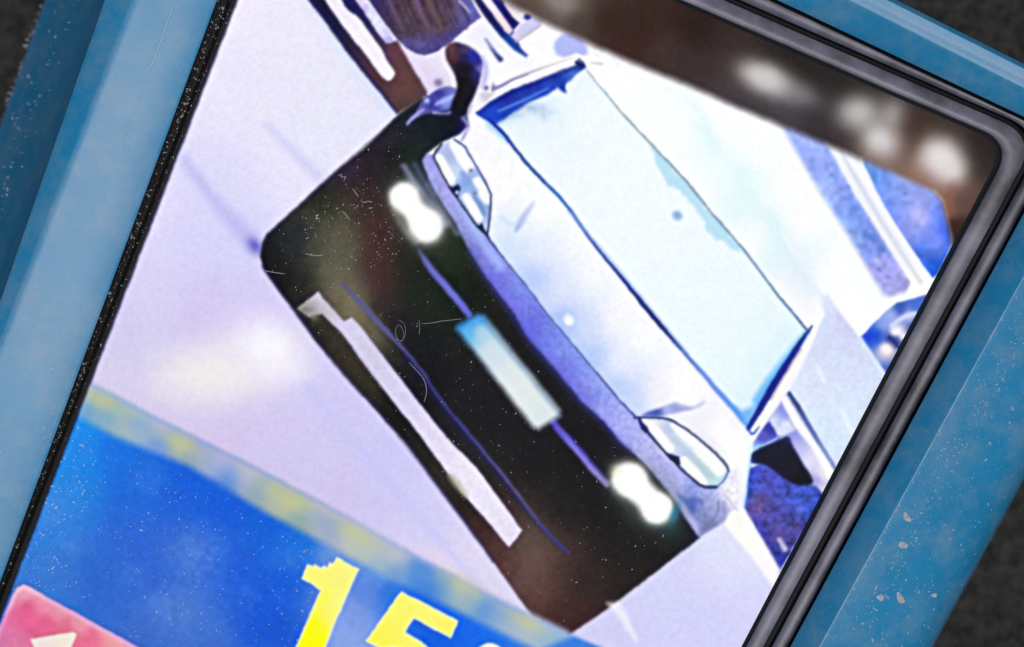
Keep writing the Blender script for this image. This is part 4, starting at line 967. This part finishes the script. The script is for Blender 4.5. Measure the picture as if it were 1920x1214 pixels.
dust = mesh_obj('dust', dv, df, M_DUST)
tag(dust, 'fine pale dust specks scattered over the screen and the blue frame', kind='stuff')
# pale specks caught on the left flank and along the foot of the frame
dv, df = [], []
def zflank(px, py):
    a = 197 - 281 / 810 * py; o = 85 - 290 / 810 * py
    t = min(max((a - px) / (a - o), 0), 1)
    return float(np.interp(t, [0, .06, .25, .6, 1], [60, 22, -90, -225, -365])) + 3
scatter([(88, 0), (150, 0), (40, 330), (0, 420), (0, 240)], 110, zflank, .6, 2.0)
scatter([(78, 0), (94, 0), (6, 240), (-6, 230)], 80, -362, .8, 2.4)
dust2 = mesh_obj('dust', dv, df, M_DUST)
tag(dust2, 'pale dust along the dark blue left flank of the frame', kind='stuff')

def tube(name, pts, radii, mat, parent=None, sides=6):
    v, f = [], []
    pts = [Vector(p) for p in pts]
    for i, p in enumerate(pts):
        t = (pts[min(i + 1, len(pts) - 1)] - pts[max(i - 1, 0)]).normalized()
        u = t.cross(Vector((0, 0, 1))).normalized(); w2 = u.cross(t)
        for k in range(sides):
            a = 2 * math.pi * k / sides
            v.append(p + (u * math.cos(a) + w2 * math.sin(a)) * radii[i])
    for i in range(len(pts) - 1):
        for k in range(sides):
            f.append((i * sides + k, i * sides + (k + 1) % sides, (i + 1) * sides + (k + 1) % sides, (i + 1) * sides + k))
    return mesh_obj(name, v, f, mat, parent, True)
mo = tube('moulding_line', [P(x, y, zleft(x, y) - .3) for x, y, r in ml], [S * .75 * r for x, y, r in ml], M_SCUFF_HIGHLIGHT, device)
ridge_pts = [(1950 - 413 * i / 60, 470 + 743 * i / 60) for i in range(62)]
tube('ridge_highlight', [P(1933 + (495 - y) * (396 / 718), y, 66.3) for x, y in ridge_pts], [S * rg.uniform(.5, 1.25) for q in ridge_pts], M_SCUFF_HIGHLIGHT, device)  # thin pale tube standing in for the highlight along the right ridge
def fibre(pts, rad, label, z=1.0):
    p = chaikin(pts, 2, False)
    n = len(p)
    o = tube('lint_fibre', [P(x, y, z) for x, y in p], [S * rad * (.5 + .45 * math.sin(math.pi * (i + .5) / n)) for i in range(n)], M_LINT)
    tag(o, label, 'lint', 'lint fibres on the screen')
fibre([(767, 680), (782, 696), (796, 712), (800, 730), (799, 742), (795, 754)], 1.0, 'curved hook shaped lint fibre over the blue bumper crease below the number plate')
fibre([(791, 607), (812, 606), (828, 602), (845, 601), (866, 598)], .8, 'long thin lint fibre pointing at the blue end of the number plate')
fibre([(786, 600), (787, 615), (786, 627)], .6, 'short upright lint fibre left of the thin one beside the number plate')
fibre([(497, 508), (512, 511), (534, 514)], 1.1, 'short pale lint fibre at the dark left corner of the pictured car')
fibre([(661, 354), (667, 362), (672, 370)], 1.2, 'tiny slanted lint fibre nearest the upper edge of the dark bumper')
fibre([(640, 396), (650, 404), (656, 414)], 1.1, 'tiny slanted lint fibre on the olive patch of the bumper')
fibre([(676, 377), (684, 381), (690, 377), (697, 380)], 1.1, 'small wavy lint fibre on the red brown patch of the bumper')
fibre([(572, 476), (590, 480), (606, 479)], 1.2, 'faint level lint fibre above the left end of the pale lip strip')
fibre([(745, 600), (757, 604), (762, 622), (754, 642), (744, 636), (740, 618), (750, 606), (760, 632), (748, 646)], .55, 'tangled loop of lint beside the blue crease left of the number plate')
fibre([(634, 330), (642, 326), (638, 334), (650, 330), (644, 340)], 1.0, 'crumpled pale lint on the upper left edge of the pictured car')

def fleck(cx, cy, rx, ry, ang, label, zf, h=2.0):
    v = [P(cx, cy, zf(cx, cy) + h)]; f = []
    n = 14
    for ringi, q in ((0, .6), (1, 1.0)):
        for k in range(n):
            t = 2 * math.pi * k / n
            rr = q * (1 + .16 * math.sin(3 * t + cx) + rg.uniform(-.04, .04))
            ux, uy = rx * rr * math.cos(t), ry * rr * math.sin(t)
            x = cx + ux * math.cos(ang) - uy * math.sin(ang); y = cy + ux * math.sin(ang) + uy * math.cos(ang)
            v.append(P(x, y, zf(x, y) + (h * .8 if ringi == 0 else .3)))
    for k in range(n):
        a, c = 1 + k, 1 + (k + 1) % n
        f.append((0, c, a)); f.append((a, c, c + n, a + n))
    o = mesh_obj('dirt_fleck', v, f, M_DIRT, None, True)
    fix_normals(o)
    tag(o, label, 'dirt', 'dirt flecks on the right side of the frame')
fleck(1700, 970, 13, 7, 1.0, 'largest cream dirt fleck on the right blue frame near its ridge', zright)
fleck(1692, 1022, 10, 7, .3, 'greyish dirt fleck just below the largest cream one on the frame', zright, 1.2)
fleck(1688, 1122, 12, 6, 1.1, 'pale comma shaped dirt fleck low on the right blue frame', zright)
fleck(1651, 1121, 7, 6, .2, 'small round dirt fleck left of the comma shaped one', zright, 1.2)
fleck(1752, 1117, 5, 4, .2, 'tiny bright dirt fleck nearest the dark outer edge of the frame', zright, 1.4)
